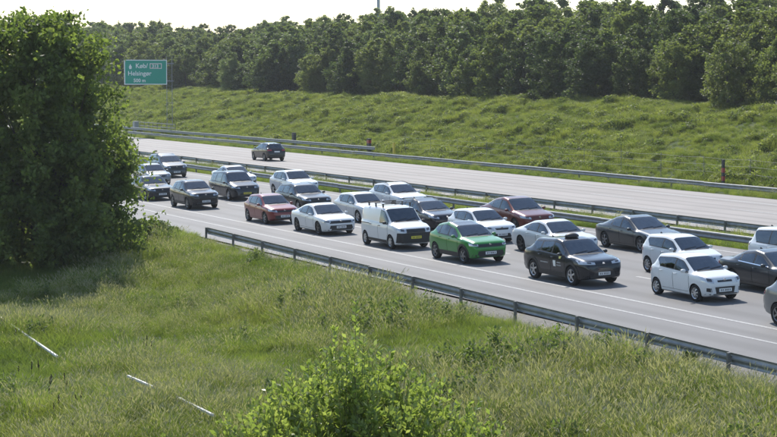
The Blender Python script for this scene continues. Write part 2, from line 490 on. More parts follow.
def smooth_interp(pts, s, sig):
    pts = sorted(pts)
    xp, fp = [p[0] for p in pts], [p[1] for p in pts]
    acc = 0; wt = 0
    for k in np.linspace(-2, 2, 9):
        w = math.exp(-k * k / 2)
        acc = acc + w * np.interp(s + k * sig, xp, fp); wt += w
    return acc / wt

class Car:
    def __init__(c, spec):
        c.__dict__.update(dict(fo=.85, r=.32, gc=.18, wheel='s5', clad=False, rails=False, rack=False, plate='w', trim='black',
            rear_tint=False, style='hatch', roof_paint=None, doors=2, grille='slim', extra=None, nose=.22, tailround=.2, rail_paint=None, wt=.71, fog=False, tall_lamp=False, chin=True))
        c.__dict__.update(spec)
        c.build()
    def prof(c, s):
        s = np.asarray(s, float)
        hz, L, H = c.hz, c.L, c.H
        top = [(-.2, hz - c.nose), (0, hz - c.nose), (.05, hz - .1), (.14, hz - .02), (.35, hz + .03), (c.cowl[0] - .05, c.cowl[1] - .005), (c.cowl[0], c.cowl[1]),
               (c.head, H - .07), (c.head + .45, H - .005), c.roofpk if hasattr(c, 'roofpk') else (c.head + .8, H), c.rhead] + list(c.deck)
        top += [(L + .2, top[-1][1])]
        zt = smooth_interp(top, s, .035)
        zb = smooth_interp([(-.2, c.gc + .10), (0, c.gc + .10), (.15, c.gc + .04), (.5, c.gc), (L - .6, c.gc + .01), (L - .2, c.gc + .07), (L, c.gc + .17), (L + .2, c.gc + .17)], s, .04)
        belt = smooth_interp([(0, c.belt[0] - .05), (c.cowl[0], c.belt[0]), (c.rhead[0], c.belt[1]), (L, c.belt[1])], s, .08)
        belt = np.minimum(belt, zt - .045)
        W2 = c.W / 2
        w = smooth_interp([(-.2, .66), (0, .70), (.06, .80), (.15, .88), (.32, .945), (.6, .985), (1.0, 1.0), (L - .9, 1.0), (L - .45, .975), (L - .2, .935), (L - .06, .87), (L, .8), (L + .2, .78)], s, .04) * W2
        tr = c.rhead[0]
        rear_w = .8 if c.style in ('sedan', 'fast') else c.wt - .01
        we = smooth_interp([(0, .72), (.2, .8), (c.cowl[0] - .1, .85), (c.cowl[0] + .02, .845), (c.head, c.wt + .01), (c.head + .5, c.wt), (tr, c.wt - .02), (L - .25 if c.style in ('sedan',) else L - .08, rear_w), (L, rear_w)], s, .05) * W2
        we = np.minimum(we, w * .93)
        return zt, zb, belt, w, we
    def section(c, s):
        zt, zb, belt, w, we = [float(q) for q in c.prof(s)]
        gh = max(0.0, min(1.0, (zt - belt - .05) / .3))            # 0 on the bonnet, 1 in the cabin
        ze = zt - .04 - .035 * gh
        ze = max(ze, belt + .004)
        h = belt - zb
        P = [(0, zb), (.55 * w, zb), (.86 * w, zb + .005), (.935 * w, zb + .05), (.968 * w, zb + .25 * h), (.975 * w, zb + .42 * h), (.998 * w, zb + .62 * h),
             (1.0 * w, zb + .74 * h), (.985 * w, belt - .09 * min(1, h)), (.962 * w, belt - .025), (.94 * w, belt)]
        ws = .935 * w
        for t in (.12, .37, .63, .88, 1.0):
            b = .02 * gh * math.sin(math.pi * t)
            P.append((ws + (we - ws) * t + b, belt + (ze - belt) * t))
        for q, dz in ((.93, .6), (.82, .86), (.6, .95), (.3, .985), (0, 1.0)):
            P.append((we * q, ze + (zt - ze) * dz))
        return P
    def put(c, name, me, parent=None, **k):
        return obj(name, me, parent or c.root, **k)
    def build(c):
        L, W2 = c.L, c.W / 2
        c.root = obj(c.name, None, loc=c.loc, rot=c.rot)
        tag(c.root, c.label, c.cat, c.group)
        xs_ = sorted(set(np.round(np.concatenate([[0, .02, .05, .09, .14, .2, .27, .36], np.linspace(.48, L - .36, int((L - .8) / .085)), [L - .3, L - .22, L - .15, L - .09, L - .045, L - .015, L]]), 4)))
        V, Fc = [], []
        half = None
        for s in xs_:
            P = c.section(s); half = len(P)
            ring = [(L / 2 - s, -y, z) for y, z in P] + [(L / 2 - s, y, z) for y, z in P[-2:0:-1]]
            V += ring
        n = 2 * half - 2
        for i in range(len(xs_) - 1):
            for k in range(n):
                Fc.append((i * n + k, i * n + (k + 1) % n, (i + 1) * n + (k + 1) % n, (i + 1) * n + k))
        Fc.append(tuple(range(n))[::-1]); Fc.append(tuple((len(xs_) - 1) * n + k for k in range(n)))
        me = mesh('body', V, Fc, [c.paint, WELL])
        bm = bmesh.new(); bm.from_mesh(me); bmesh.ops.recalc_face_normals(bm, faces=bm.faces); bm.to_mesh(me)
        c.bvh = BVHTree.FromBMesh(bm); bm.free()
        body = c.put('body', me)
        c.body = body
        # wheel arches are cut out of the body
        ra = c.r + .045
        cv = MB()
        c.axles = (L / 2 - c.fo, L / 2 - c.fo - c.wb)
        for ax in c.axles:
            for sg in (-1, 1):
                y0, y1 = sg * (W2 - .30), sg * (W2 + .1)
                a = [(ax + ra * math.cos(2 * math.pi * k / 28), y0, c.r + ra * math.sin(2 * math.pi * k / 28)) for k in range(28)]
                b = [(p[0], y1, p[2]) for p in a]
                fs = [(k, (k + 1) % 28, 28 + (k + 1) % 28, 28 + k) for k in range(28)]
                fs += [tuple(range(28))[::-1], tuple(range(28, 56))]
                if sg < 0: fs = [f[::-1] for f in fs]
                cv.add(a + b, fs)
        cm = mesh('cutter', cv.v, cv.f, WELL)
        bm = bmesh.new(); bm.from_mesh(cm); bmesh.ops.recalc_face_normals(bm, faces=bm.faces); bm.to_mesh(cm); bm.free()
        co = bpy.data.objects.new('cutter', cm); COL.objects.link(co); co.parent = c.root
        md = body.modifiers.new('b', 'BOOLEAN'); md.operation = 'DIFFERENCE'; md.solver = 'EXACT'; md.object = co
        try: md.material_mode = 'TRANSFER'
        except Exception: pass
        dg = bpy.context.evaluated_depsgraph_get(); dg.update()
        nm = bpy.data.meshes.new_from_object(body.evaluated_get(dg))
        body.modifiers.clear()
        if len(nm.polygons) > 200: body.data = nm
        nm.name = 'body'
        bpy.data.objects.remove(co)
        me2 = body.data
        me2.polygons.foreach_set('use_smooth', [True] * len(me2.polygons)); me2.set_sharp_from_angle(angle=R(38))
        c.open_cabin()
        me2 = body.data
        me2.polygons.foreach_set('use_smooth', [True] * len(me2.polygons)); me2.set_sharp_from_angle(angle=R(38))
        c.wheels(); c.glazing(); c.door_panels(); c.front(); c.rear(); c.trimmings()
    # --- rays onto the body
    def side(c, x, z, sg, off):
        h = c.bvh.ray_cast(Vector((x, sg * 2, z)), Vector((0, -sg, 0)))
        if h[0] is None: return None
        return h[0] + h[1] * off
    def fore(c, y, z, sg, off):
        h = c.bvh.ray_cast(Vector((sg * 4, y, z)), Vector((-sg, 0, 0)))
        if h[0] is None: return None
        return h[0] + h[1] * off
    def top(c, x, y, off):
        h = c.bvh.ray_cast(Vector((x, y, 4)), Vector((0, 0, -1)))
        if h[0] is None: return None
        return h[0] + h[1] * off
    def patch(c, name, rows, fn, mat, parent=None, th=.006, off=.006):
        """rows: list of polylines in the view plane; fn(a, b, off) puts a point on the body. Closed thin sheet."""
        nr, nc = len(rows), len(rows[0])
        V, ok = [], True
        for o in (off, off - th - .004):
            for row in rows:
                for p in row:
                    q = fn(p[0], p[1], o)
                    if q is None: return None
                    V.append(q)
        fs = []; N = nr * nc
        for i in range(nr - 1):
            for k in range(nc - 1):
                a = i * nc + k
                fs.append((a, a + 1, a + 1 + nc, a + nc))
        edge = [(i, i + 1) for i in range(nc - 1)] + [(nc - 1 + j * nc, 2 * nc - 1 + j * nc) for j in range(nr - 1)] + \
               [((nr - 1) * nc + i + 1, (nr - 1) * nc + i) for i in range(nc - 2, -1, -1)] + [((j + 1) * nc, j * nc) for j in range(nr - 2, -1, -1)]
        for a, b in edge: fs.append((b, a, a + N, b + N))
        me = mesh(name, V, fs, mat)
        bm = bmesh.new(); bm.from_mesh(me)
        bm.normal_update()
        bmesh.ops.recalc_face_normals(bm, faces=bm.faces)
        # make the sheet face away from the car's middle
        f0 = bm.faces[:1] if False else None
        bm.faces.ensure_lookup_table()
        g = bm.faces[0]; ctr = g.calc_center_median(); ref = fn(*rows[0][0], off + .2)
        bm.to_mesh(me); bm.free()
        me.polygons.foreach_set('use_smooth', [True] * len(me.polygons)); me.set_sharp_from_angle(angle=R(40))
        return obj(name, me, parent or c.root)
    def band(c, lo, hi, n=3):
        return [[(a[0] + (b[0] - a[0]) * k / n, a[1] + (b[1] - a[1]) * k / n) for a, b in zip(lo, hi)] for k in range(n + 1)]
    def wheels(c):
        tm, rm = wheel_meshes(c.r, .21, c.wheel)
        for i, ax in enumerate(c.axles):
            for sg in (-1, 1):
                st = random.uniform(0, 6)
                w = c.put('wheel', tm, loc=(ax, sg * (c.W / 2 - .125), c.r), rot=(0, st if sg < 0 else -st, 0 if sg < 0 else math.pi))
                obj('rim', rm, w)
    def cut(c, objs):
        """subtract the given closed solids from the body"""
        bm = bmesh.new()
        for o in objs: bm.from_mesh(o.data)
        bmesh.ops.recalc_face_normals(bm, faces=bm.faces)
        cm = bpy.data.meshes.new('cutter'); bm.to_mesh(cm); bm.free()
        cm.materials.append(CABIN)
        for o in objs: bpy.data.objects.remove(o)
        old = c.body.data
        def area(me):
            a = np.zeros(len(me.polygons)); me.polygons.foreach_get('area', a); return a.sum()
        def ext(me):
            v = np.zeros(len(me.vertices) * 3); me.vertices.foreach_get('co', v); v = v.reshape(-1, 3); return np.concatenate([v.min(0), v.max(0)])
        co = bpy.data.objects.new('cutter', cm); COL.objects.link(co); co.parent = c.root
        for k, (sol, slf) in enumerate((('EXACT', False), ('EXACT', True), ('EXACT', False), ('FLOAT', False), ('FAST', False))):
            co.location = (0, 0, 0) if k < 2 else (.004, .003, -.003)
            md = c.body.modifiers.new('b', 'BOOLEAN'); md.operation = 'DIFFERENCE'; md.object = co
            try: md.solver = sol
            except Exception: c.body.modifiers.clear(); continue
            if sol == 'EXACT':
                md.use_self = slf
                try: md.material_mode = 'TRANSFER'
                except Exception: pass
            dg = bpy.context.evaluated_depsgraph_get(); dg.update()
            nm = bpy.data.meshes.new_from_object(c.body.evaluated_get(dg))
            c.body.modifiers.clear()
            if len(nm.polygons) > 300 and np.abs(ext(nm) - ext(old)).max() < .03 and area(nm) > .85 * area(old) and len(nm.polygons) > .7 * len(old.polygons):
                c.body.data = nm; nm.name = 'body'; break
        else:
            print('CUT FAILED', c.label)
        bpy.data.objects.remove(co)
    def rows_top(c, s0, s1, f, ns=9, nl=10):
        rows = []
        for i in range(ns + 1):
            q = s0 + (s1 - s0) * i / ns
            we = float(c.prof(q)[4])
            rows.append([(c.L / 2 - q, we * f * (2 * k / nl - 1)) for k in range(nl + 1)])
        return rows
    def lohi(c, q, grow=0.0):
        zt, zb, belt, w, we = [float(v) for v in c.prof(q)]
        sA, sE = c.dlo
        ze = zt - .075
        lo = belt + .03
        if q > c.kick: lo = lo + (q - c.kick) / max(.01, sE - c.kick) * (ze - .05 - lo)
        return lo - grow, ze - .045 + grow
    def side_rows(c, a, b, grow=0.0, n=15, inset=0.0):
        ss = [q for q in np.linspace(a, b, n) if c.lohi(q, grow)[1] - c.lohi(q, grow)[0] > .03]
        if len(ss) < 3: return None
        L = c.L
        return c.band([(L / 2 - q, c.lohi(q, grow)[0]) for q in ss], [(L / 2 - q, c.lohi(q, grow)[1]) for q in ss], 4)
    def panes(c):
        cuts = [c.dlo[0]] + list(c.pillars) + [c.dlo[1]]
        return [(cuts[i] + (.0 if i == 0 else .035), cuts[i + 1] - (.0 if i == len(cuts) - 2 else .035)) for i in range(len(cuts) - 1)]
    def open_cabin(c):
        L = c.L
        end = c.van_wall if hasattr(c, 'van_wall') else (c.rwin[1] - .12 if c.rwin else c.dlo[1] + .2)
        V = []
        st = np.linspace(c.cowl[0] + .22, end, 12)
        for q in st:
            zt, zb, belt, w, we = [float(v) for v in c.prof(q)]
            top = zt - .055
            base = min(belt - .3, top - .12)
            bl = min(belt, top - .06)
            wi, wo = max(.2, we - .075), w * .94 - .08
            wo = max(wo, wi)
            x = L / 2 - q
            hs = [(wo, base), (wo, bl), (wi + (wo - wi) * .1, top - .045), (wi * .8, top)]
            V += [(x, -y, z) for y, z in hs] + [(x, y, z) for y, z in hs[::-1]]
        n = 8; fs = []
        for i in range(len(st) - 1):
            for k in range(n): fs.append((i * n + k, i * n + (k + 1) % n, (i + 1) * n + (k + 1) % n, (i + 1) * n + k))
        fs += [tuple(range(n))[::-1], tuple((len(st) - 1) * n + k for k in range(n))]
        c.cut([obj('cabin', mesh('cabin', V, fs, CABIN))])
        cs = [c.patch('w', c.rows_top(c.cowl[0] + .03, c.head + .02, .925), c.top, CABIN, off=.06, th=.28)]
        if c.rwin: cs.append(c.patch('w', c.rows_top(c.rwin[0], c.rwin[1], .86, ns=7), c.top, CABIN, off=.06, th=.28))
        for sg in (-1, 1):
            for a, b in c.panes():
                rows = c.side_rows(a, b)
                if rows: cs.append(c.patch('w', rows, lambda x, z, o: c.side(x, z, sg, o), CABIN, off=.05, th=.22))
        c.cut([o for o in cs if o])
        # seats, dashboard and steering wheel
        zs = float(c.prof(c.head + .3)[2])
        seat = random.choice([SEAT, SEAT, SEAT_L])
        def seat_back(x, y, w, lean=.18):
            b = MB()
            V = []
            for z, d, ww in ((zs - .38, .1, 1), (zs - .1, .11, 1.02), (zs + .12, .09, .9), (zs + .17, .05, .7)):
                xx = x - (z - zs + .4) * lean
                V += [(xx + d / 2, y - w / 2 * ww, z), (xx + d / 2, y + w / 2 * ww, z), (xx - d / 2, y + w / 2 * ww, z), (xx - d / 2, y - w / 2 * ww, z)]
            fs = [(3, 2, 1, 0), (12, 13, 14, 15)]
            for i in range(3):
                for k in range(4): fs.append((4 * i + k, 4 * i + (k + 1) % 4, 4 * i + 4 + (k + 1) % 4, 4 * i + 4 + k))
            b.add(V, fs); o = b.build('seat', seat, c.root, smooth=True, sharp=60)
            h = MB()
            for yy in ((y,) if w < .8 else (y - w * .33, y + w * .33)):
                xx = x - .66 * lean
                h.tube([(xx, yy - .12, zs + .27), (xx + .015, yy - .09, zs + .27), (xx + .015, yy + .09, zs + .27), (xx, yy + .12, zs + .27)], [.05, .085, .085, .05], 8)
                h.box((xx, yy, zs + .18), (.02, .12, .12))
            h.build('headrest', seat, o, smooth=True)
        xf = L / 2 - c.head - .45
        for sg in (-1, 1): seat_back(xf, sg * c.W * .22, .46)
        if not hasattr(c, 'van_wall'):
            seat_back(xf - .82, 0, c.W * .66)
        xd = L / 2 - c.cowl[0] - .32
        b = MB(); b.tube([(xd, -c.W * .38, zs - .14), (xd, c.W * .38, zs - .14)], .12, 8); b.build('dashboard', SEAT, c.root, smooth=True)
        b = MB(); yw, n = c.W * .22, 16
        b.tube([(xd - .26 - .18 * math.sin(k * 2 * math.pi / n) * .35, yw + .18 * math.cos(k * 2 * math.pi / n), zs - .08 + .17 * math.sin(k * 2 * math.pi / n)) for k in range(n + 1)], .016, 5)
        b.build('steering_wheel', BLACK_PL, c.root, smooth=True)
    def glazing(c):
        L = c.L
        s0, s1 = c.cowl[0] + .03, c.head + .02
        c.patch('cowl_panel', c.rows_top(s0 - .085, s0 + .012, .95, ns=2), c.top, BLACK_PL, off=.003)
        c.patch('windscreen_seal', c.rows_top(s1 - .012, s1 + .022, .95, ns=2), c.top, BLACK_PL, off=.003)
        ws = c.patch('windscreen', c.rows_top(s0, s1, .932), c.top, GLASS, off=.004)
        if ws:
            b = MB()
            for y0, y1 in ((-.5, .08), (.02, .55)):
                p = [c.top(L / 2 - s0 - .02 - .035 * k, y0 + (y1 - y0) * k / 3, .02) for k in range(4)]
                if all(p): b.tube(p, .009, 4)
            if b.v: b.build('wiper', BLACK_PL, ws)
            p = c.top(L / 2 - s1 + .12, 0, -.1)
            if p:
                b = MB(); b.box((p.x - .02, 0, p.z), (.03, .2, .06)); b.build('inner_mirror', BLACK_PL, ws)
        if c.rwin:
            c.patch('rear_window', c.rows_top(c.rwin[0], c.rwin[1], .87, ns=7), c.top, GLASS_D if c.rear_tint else GLASS, off=.004)
        sA, sE = c.dlo
        for sg in (-1, 1):
            fn = lambda x, z, o: c.side(x, z, sg, o)
            ps = c.panes()
            for i, (a, b_) in enumerate(ps):
                rows = c.side_rows(a, b_)
                if rows: c.patch('side_window', rows, fn, GLASS_D if (c.rear_tint and i > 0) else GLASS_S, off=.004)
                if i + 1 < len(ps):
                    rows = c.side_rows(b_ - .006, ps[i + 1][0] + .006, .01, 4)
                    if rows: c.patch('door_pillar', rows, fn, BLACK_PL, off=.004)
            # rubber line under the panes
            ss = [q for q in np.linspace(sA - .02, min(c.kick, sE), 14) if c.lohi(q)[1] - c.lohi(q)[0] > .04]
            if len(ss) > 3:
                c.patch('belt_trim', c.band([(L / 2 - q, c.lohi(q)[0] - .022) for q in ss], [(L / 2 - q, c.lohi(q)[0] + .006) for q in ss], 1), fn, CHROME if c.trim == 'chrome' else BLACK_PL, off=.006)
            ss = [q for q in np.linspace(sA, sE, 18) if c.lohi(q)[1] - c.lohi(q)[0] > .03]
            if len(ss) > 3:
                c.patch('roof_trim', c.band([(L / 2 - q, c.lohi(q)[1] - .006) for q in ss], [(L / 2 - q, c.lohi(q)[1] + .016) for q in ss], 1), fn, BLACK_PL, off=.006)
    def door_panels(c):
        L = c.L
        dl = c.door_s
        for sg in (-1, 1):
            for i in range(len(dl) - 1):
                a, b = dl[i] + .012, dl[i + 1] - .012
                ss = np.linspace(a, b, 12)
                lo, hi = [], []
                for s in ss:
                    zt, zb, belt, w, we = [float(q) for q in c.prof(s)]
                    z0 = zb + .15
                    for ax in c.axles:
                        d = abs(L / 2 - s - ax); ra = c.r + .1
                        if d < ra: z0 = max(z0, c.r + math.sqrt(ra * ra - d * d))
                    z1 = belt - .02
                    lo.append((L / 2 - s, min(z0, z1 - .1))); hi.append((L / 2 - s, z1))
                g = lambda p, q: p
                big_lo = [(p[0] + (.012 if k == 0 else -.012 if k == len(lo) - 1 else 0), p[1] - .012) for k, p in enumerate(lo)]
                big_hi = [(p[0] + (.012 if k == 0 else -.012 if k == len(hi) - 1 else 0), p[1] + .004) for k, p in enumerate(hi)]
                fn = lambda x, z, o: c.side(x, z, sg, o)
                d = c.patch('door', c.band(lo, hi, 6), fn, c.paint, off=.007)
                if d is None: continue
                c.patch('door_seam', c.band(big_lo, big_hi, 6), fn, WELL, d, off=.003)
                zh = float(c.prof(b)[2]) - .11
                p = c.side(L / 2 - b + .14, zh, sg, .02)
                if p:
                    hb = MB(); hb.tube([(p.x + .1, p.y - sg * .01, p.z), (p.x + .07, p.y + sg * .012, p.z), (p.x - .06, p.y + sg * .012, p.z), (p.x - .09, p.y - sg * .01, p.z)], .016, 6)
                    hb.build('handle', c.handle if hasattr(c, 'handle') else c.paint, d, smooth=True)
    def front(c):
        W2, hz = c.W / 2, c.hz
        fn = lambda y, z, o: c.fore(y, z, 1, o)
        def quad(name, pts_lo, pts_hi, mat, off=.008, parent=None, n=3, m=10):
            def res(p):
                a = np.array(p); t = np.linspace(0, 1, len(a)); u = np.linspace(0, 1, m)
                return [(np.interp(k, t, a[:, 0]), np.interp(k, t, a[:, 1])) for k in u]
            return c.patch(name, c.band(res(pts_lo), res(pts_hi), n), fn, mat, parent, off=off)
        zb = c.gc
        G = c.grille
        if G == 'slim':
            quad('grille', [(-.34 * W2, hz - .2), (.34 * W2, hz - .2)], [(-.4 * W2, hz - .125), (.4 * W2, hz - .125)], BLACK_PL)
            quad('lower_intake', [(-.55 * W2, zb + .12), (.55 * W2, zb + .12)], [(-.45 * W2, zb + .29), (.45 * W2, zb + .29)], BLACK_PL)
        elif G == 'big':
            quad('grille', [(-.42 * W2, hz - .33), (.42 * W2, hz - .33)], [(-.5 * W2, hz - .12), (.5 * W2, hz - .12)], BLACK_PL)
            quad('lower_intake', [(-.6 * W2, zb + .1), (.6 * W2, zb + .1)], [(-.55 * W2, zb + .24), (.55 * W2, zb + .24)], BLACK_PL)
        elif G == 'wide':
            quad('grille', [(-.6 * W2, hz - .2), (.6 * W2, hz - .2)], [(-.64 * W2, hz - .12), (.64 * W2, hz - .12)], BLACK_PL)
            quad('lower_intake', [(-.68 * W2, zb + .1), (.68 * W2, zb + .1)], [(-.6 * W2, zb + .3), (.6 * W2, zb + .3)], BLACK_PL)
        elif G == 'mask':
            quad('grille', [(-.66 * W2, hz - .22), (.66 * W2, hz - .22)], [(-.66 * W2, hz - .1), (.66 * W2, hz - .1)], BLACK_PL)
            quad('lower_intake', [(-.7 * W2, zb + .12), (.7 * W2, zb + .12)], [(-.62 * W2, zb + .34), (.62 * W2, zb + .34)], BLACK_PL)
        elif G == 'city':
            g = quad('grille', [(-.36 * W2, hz - .19), (.36 * W2, hz - .19)], [(-.36 * W2, hz - .13), (.36 * W2, hz - .13)], BLACK_PL)
            quad('lower_intake', [(-.44 * W2, zb + .14), (.44 * W2, zb + .14)], [(-.5 * W2, zb + .36), (.5 * W2, zb + .36)], BLACK_PL)
        elif G == 'vanmask':
            quad('bumper', [(-.9 * W2, zb + .13), (.9 * W2, zb + .13)], [(-.9 * W2, hz - .25), (.9 * W2, hz - .25)], BLACK_PL, off=.03, n=5, m=16)
            quad('grille', [(-.5 * W2, hz - .24), (.5 * W2, hz - .24)], [(-.5 * W2, hz - .1), (.5 * W2, hz - .1)], BLACK_PL, off=.036)
        elif G == 'plain':
            quad('lower_intake', [(-.6 * W2, zb + .12), (.6 * W2, zb + .12)], [(-.5 * W2, zb + .24), (.5 * W2, zb + .24)], BLACK_PL)
        if c.clad or c.chin:
            quad('bumper_lip', [(-.86 * W2, zb + .105), (.86 * W2, zb + .105)], [(-.84 * W2, zb + (.2 if c.clad else .135)), (.84 * W2, zb + (.2 if c.clad else .135))], BLACK_PL, off=.006, m=14)
        # headlights wrap round the corners
        lh = c.lamp if hasattr(c, 'lamp') else (.5, .93, hz - .2, hz - .11, hz - .1, hz + .0)
        y0, y1, za, zb_, zc, zd = lh
        for sg in (-1, 1):
            h = quad('headlight', [(sg * y0 * W2, za), (sg * y1 * W2, zc - .03)], [(sg * y0 * W2, zb_), (sg * y1 * W2, zd - .03)], LAMP, off=.01, m=9)
            if h:
                ym, zm = (y0 * .55 + y1 * .45) * W2, (za * .55 + zc * .45 + .55 * zb_ + .45 * zd - .027) / 2
                hh = (zb_ - za) * .33
                quad('lamp_core', [(sg * (ym - .075), zm - hh), (sg * (ym + .075), zm - hh + .02)], [(sg * (ym - .075), zm + hh), (sg * (ym + .075), zm + hh + .02)], LAMP_D, off=.014, parent=h, m=4)
            if c.fog:
                quad('fog_light', [(sg * .66 * W2, zb + .2), (sg * .83 * W2, zb + .22)], [(sg * .68 * W2, zb + .33), (sg * .83 * W2, zb + .34)], BLACK_PL, off=.009, m=4)
        # number plate
        zp = c.platez if hasattr(c, 'platez') else zb + .25
        p = c.fore(0, zp, 1, .012 if G != 'vanmask' else .04)
        if p:
            b = MB(); b.box((p.x + .008, 0, zp), (.012, .5, .115))
            pl = b.build('number_plate', PLATE_W if c.plate == 'w' else PLATE_Y, c.root)
            tb = MB()
            for q in (-.17, -.1, -.01, .05, .11, .18): tb.box((p.x + .0155, q, zp), (.002, .035, .065))
            tb.build('plate_print', PLATE_T, pl)
        e = c.fore(0, hz - .135, 1, .016)
        if e:
            b = MB(); n = 14; rr = .05
            v = [(e.x, rr * math.cos(2 * math.pi * k / n), e.z + rr * math.sin(2 * math.pi * k / n)) for k in range(n)]
            v += [(a[0] - .02, a[1], a[2]) for a in v]
            b.add(v, [tuple(range(n))] + [(k, (k + 1) % n, n + (k + 1) % n, n + k) for k in range(n)])
            b.build('badge', CHROME, c.root)
    def rear(c):
        W2 = c.W / 2
        fn = lambda y, z, o: c.fore(y, z, -1, o)
        z1 = c.tailz
        for sg in (-1, 1):
            rows = c.band([(sg * q * W2, z1 - .07) for q in np.linspace(.5, .93, 7)], [(sg * q * W2, z1 + .05) for q in np.linspace(.55, .92, 7)], 3)
            c.patch('taillight', rows, fn, TAIL, off=.01)
        rows = c.band([(q * W2, c.gc + .2) for q in np.linspace(-.85, .85, 11)], [(q * W2, c.gc + .33) for q in np.linspace(-.85, .85, 11)], 2)
        c.patch('rear_bumper_lip', rows, fn, BLACK_PL, off=.008)
        zp = z1 - .14
        p = c.fore(0, zp, -1, .012)
        if p:
            b = MB(); b.box((p.x - .008, 0, zp), (.012, .5, .115)); b.build('number_plate', PLATE_W if c.plate == 'w' else PLATE_Y, c.root)
    def trimmings(c):
        L, W2 = c.L, c.W / 2
        # mirrors
        sm = c.dlo[0] + .13
        zt, zb, belt, w, we = [float(q) for q in c.prof(sm)]
        for sg in (-1, 1):
            bm = bmesh.new(); bmesh.ops.create_uvsphere(bm, u_segments=14, v_segments=10, radius=1)
            for v in bm.verts:
                x, y, z = v.co
                f = lambda q: math.copysign(abs(q) ** .7, q)
                v.co = (f(x) * .07 - (.03 if x < 0 else 0) * 0, f(y) * .09, f(z) * .062)
            me = bpy.data.meshes.new('mirror'); bm.to_mesh(me); bm.free(); me.materials.append(c.mirror if hasattr(c, 'mirror') else c.paint)
            me.polygons.foreach_set('use_smooth', [True] * len(me.polygons))
            m = c.put('mirror', me, loc=(L / 2 - sm + .02, sg * (w + .06), belt + .065))
            b = MB(); b.tube([(0, -sg * .13, -.06), (0, -sg * .02, -.03)], .018, 6); b.build('mirror_arm', BLACK_PL, m)
        if c.clad:
            ra = c.r + .04
            for sg in (-1, 1):
                fn = lambda x, z, o: c.side(x, z, sg, o)
                for ax in c.axles:
                    th = np.linspace(R(-12), R(192), 20)
                    lo = [(ax + ra * math.cos(t), c.r + ra * math.sin(t)) for t in th]
                    hi = [(ax + (ra + .09) * math.cos(t), c.r + (ra + .09) * math.sin(t)) for t in th]
                    c.patch('arch_trim', c.band(lo, hi, 2), fn, BLACK_PL, off=.014, th=.012)
                xa, xb = c.axles[1] + ra + .03, c.axles[0] - ra - .03
                lo = [(q, c.gc + .05) for q in np.linspace(xa, xb, 8)]; hi = [(q, c.gc + .22) for q in np.linspace(xa, xb, 8)]
                c.patch('sill_trim', c.band(lo, hi, 2), fn, BLACK_PL, off=.016, th=.012)
        if c.roof_paint:
            rows = []
            for s in np.linspace(c.head + .03, (c.rwin[0] if c.rwin else c.rhead[0]) - .04, 10):
                we = float(c.prof(s)[4]); rows.append([(L / 2 - s, we * .985 * q) for q in np.linspace(-1, 1, 13)])
            c.patch('roof', rows, c.top, c.roof_paint, off=.006)
        if c.rails:
            for sg in (-1, 1):
                pts = []
                for s in np.linspace(c.head + .25, c.rhead[0] - .1, 9):
                    we = float(c.prof(s)[4]); p = c.top(L / 2 - s, sg * we * .9, .0)
                    if p: pts.append((p.x, p.y, p.z + .045))
                if len(pts) > 3:
                    pts = [(pts[0][0] + .05, pts[0][1], pts[0][2] - .05)] + pts + [(pts[-1][0] - .05, pts[-1][1], pts[-1][2] - .05)]
                    b = MB(); b.tube(pts, .018, 6); b.build('roof_rail', c.rail_paint or BLACK_PL, c.root, smooth=True)
        if c.rack:
            for s in (c.head + .35, c.head + 1.15, c.head + 1.9):
                we = float(c.prof(s)[4]); b = MB(); z = c.H + .13
                b.box((L / 2 - s, 0, z), (.05, 2 * we, .035))
                for sg in (-1, 1): b.box((L / 2 - s, sg * we * .92, z - .08), (.07, .05, .16))
                b.build('roof_bar', BLACK_PL, c.root)
        if c.style != 'van' and not c.rack:
            p = c.top(L / 2 - c.rhead[0] + .15, 0, 0)
            if p:
                b = MB(); b.add([(p.x + .09, 0, p.z - .005), (p.x - .09, -.025, p.z - .005), (p.x - .09, .025, p.z - .005), (p.x - .07, 0, p.z + .065)], [(0, 1, 3), (0, 3, 2), (1, 2, 3), (0, 2, 1)])
                b.build('antenna_fin', BLACK_PL, c.root)

# colours
WHITE = paint('white_paint', (0.66, 0.67, 0.68), 0, .3)
PEARL = paint('pearl_white_paint', (0.58, 0.59, 0.6), .1, .3)
SILVER = paint('silver_paint', (0.42, 0.43, 0.44), .55, .32)
BLACK = paint('black_paint', (0.006, 0.0065, 0.008), 0, .25)
NIGHT = paint('night_blue_paint', (0.007, 0.010, 0.016), .1, .25)
GRAPH = paint('graphite_paint', (0.032, 0.037, 0.043), .45, .3)
DGREY = paint('dark_grey_paint', (0.018, 0.02, 0.023), .3, .28)
RED = paint('red_paint', (0.19, 0.014, 0.013), .05, .3)
MAROON = paint('maroon_paint', (0.125, 0.024, 0.016), .3, .28)
MIDGREY = paint('mid_grey_paint', (0.17, 0.175, 0.18), .4, .3)
GREEN = paint('green_paint', (0.02, 0.2, 0.028), .05, .3)
SKY_GREY = paint('blue_grey_paint', (0.2, 0.23, 0.26), .45, .3)

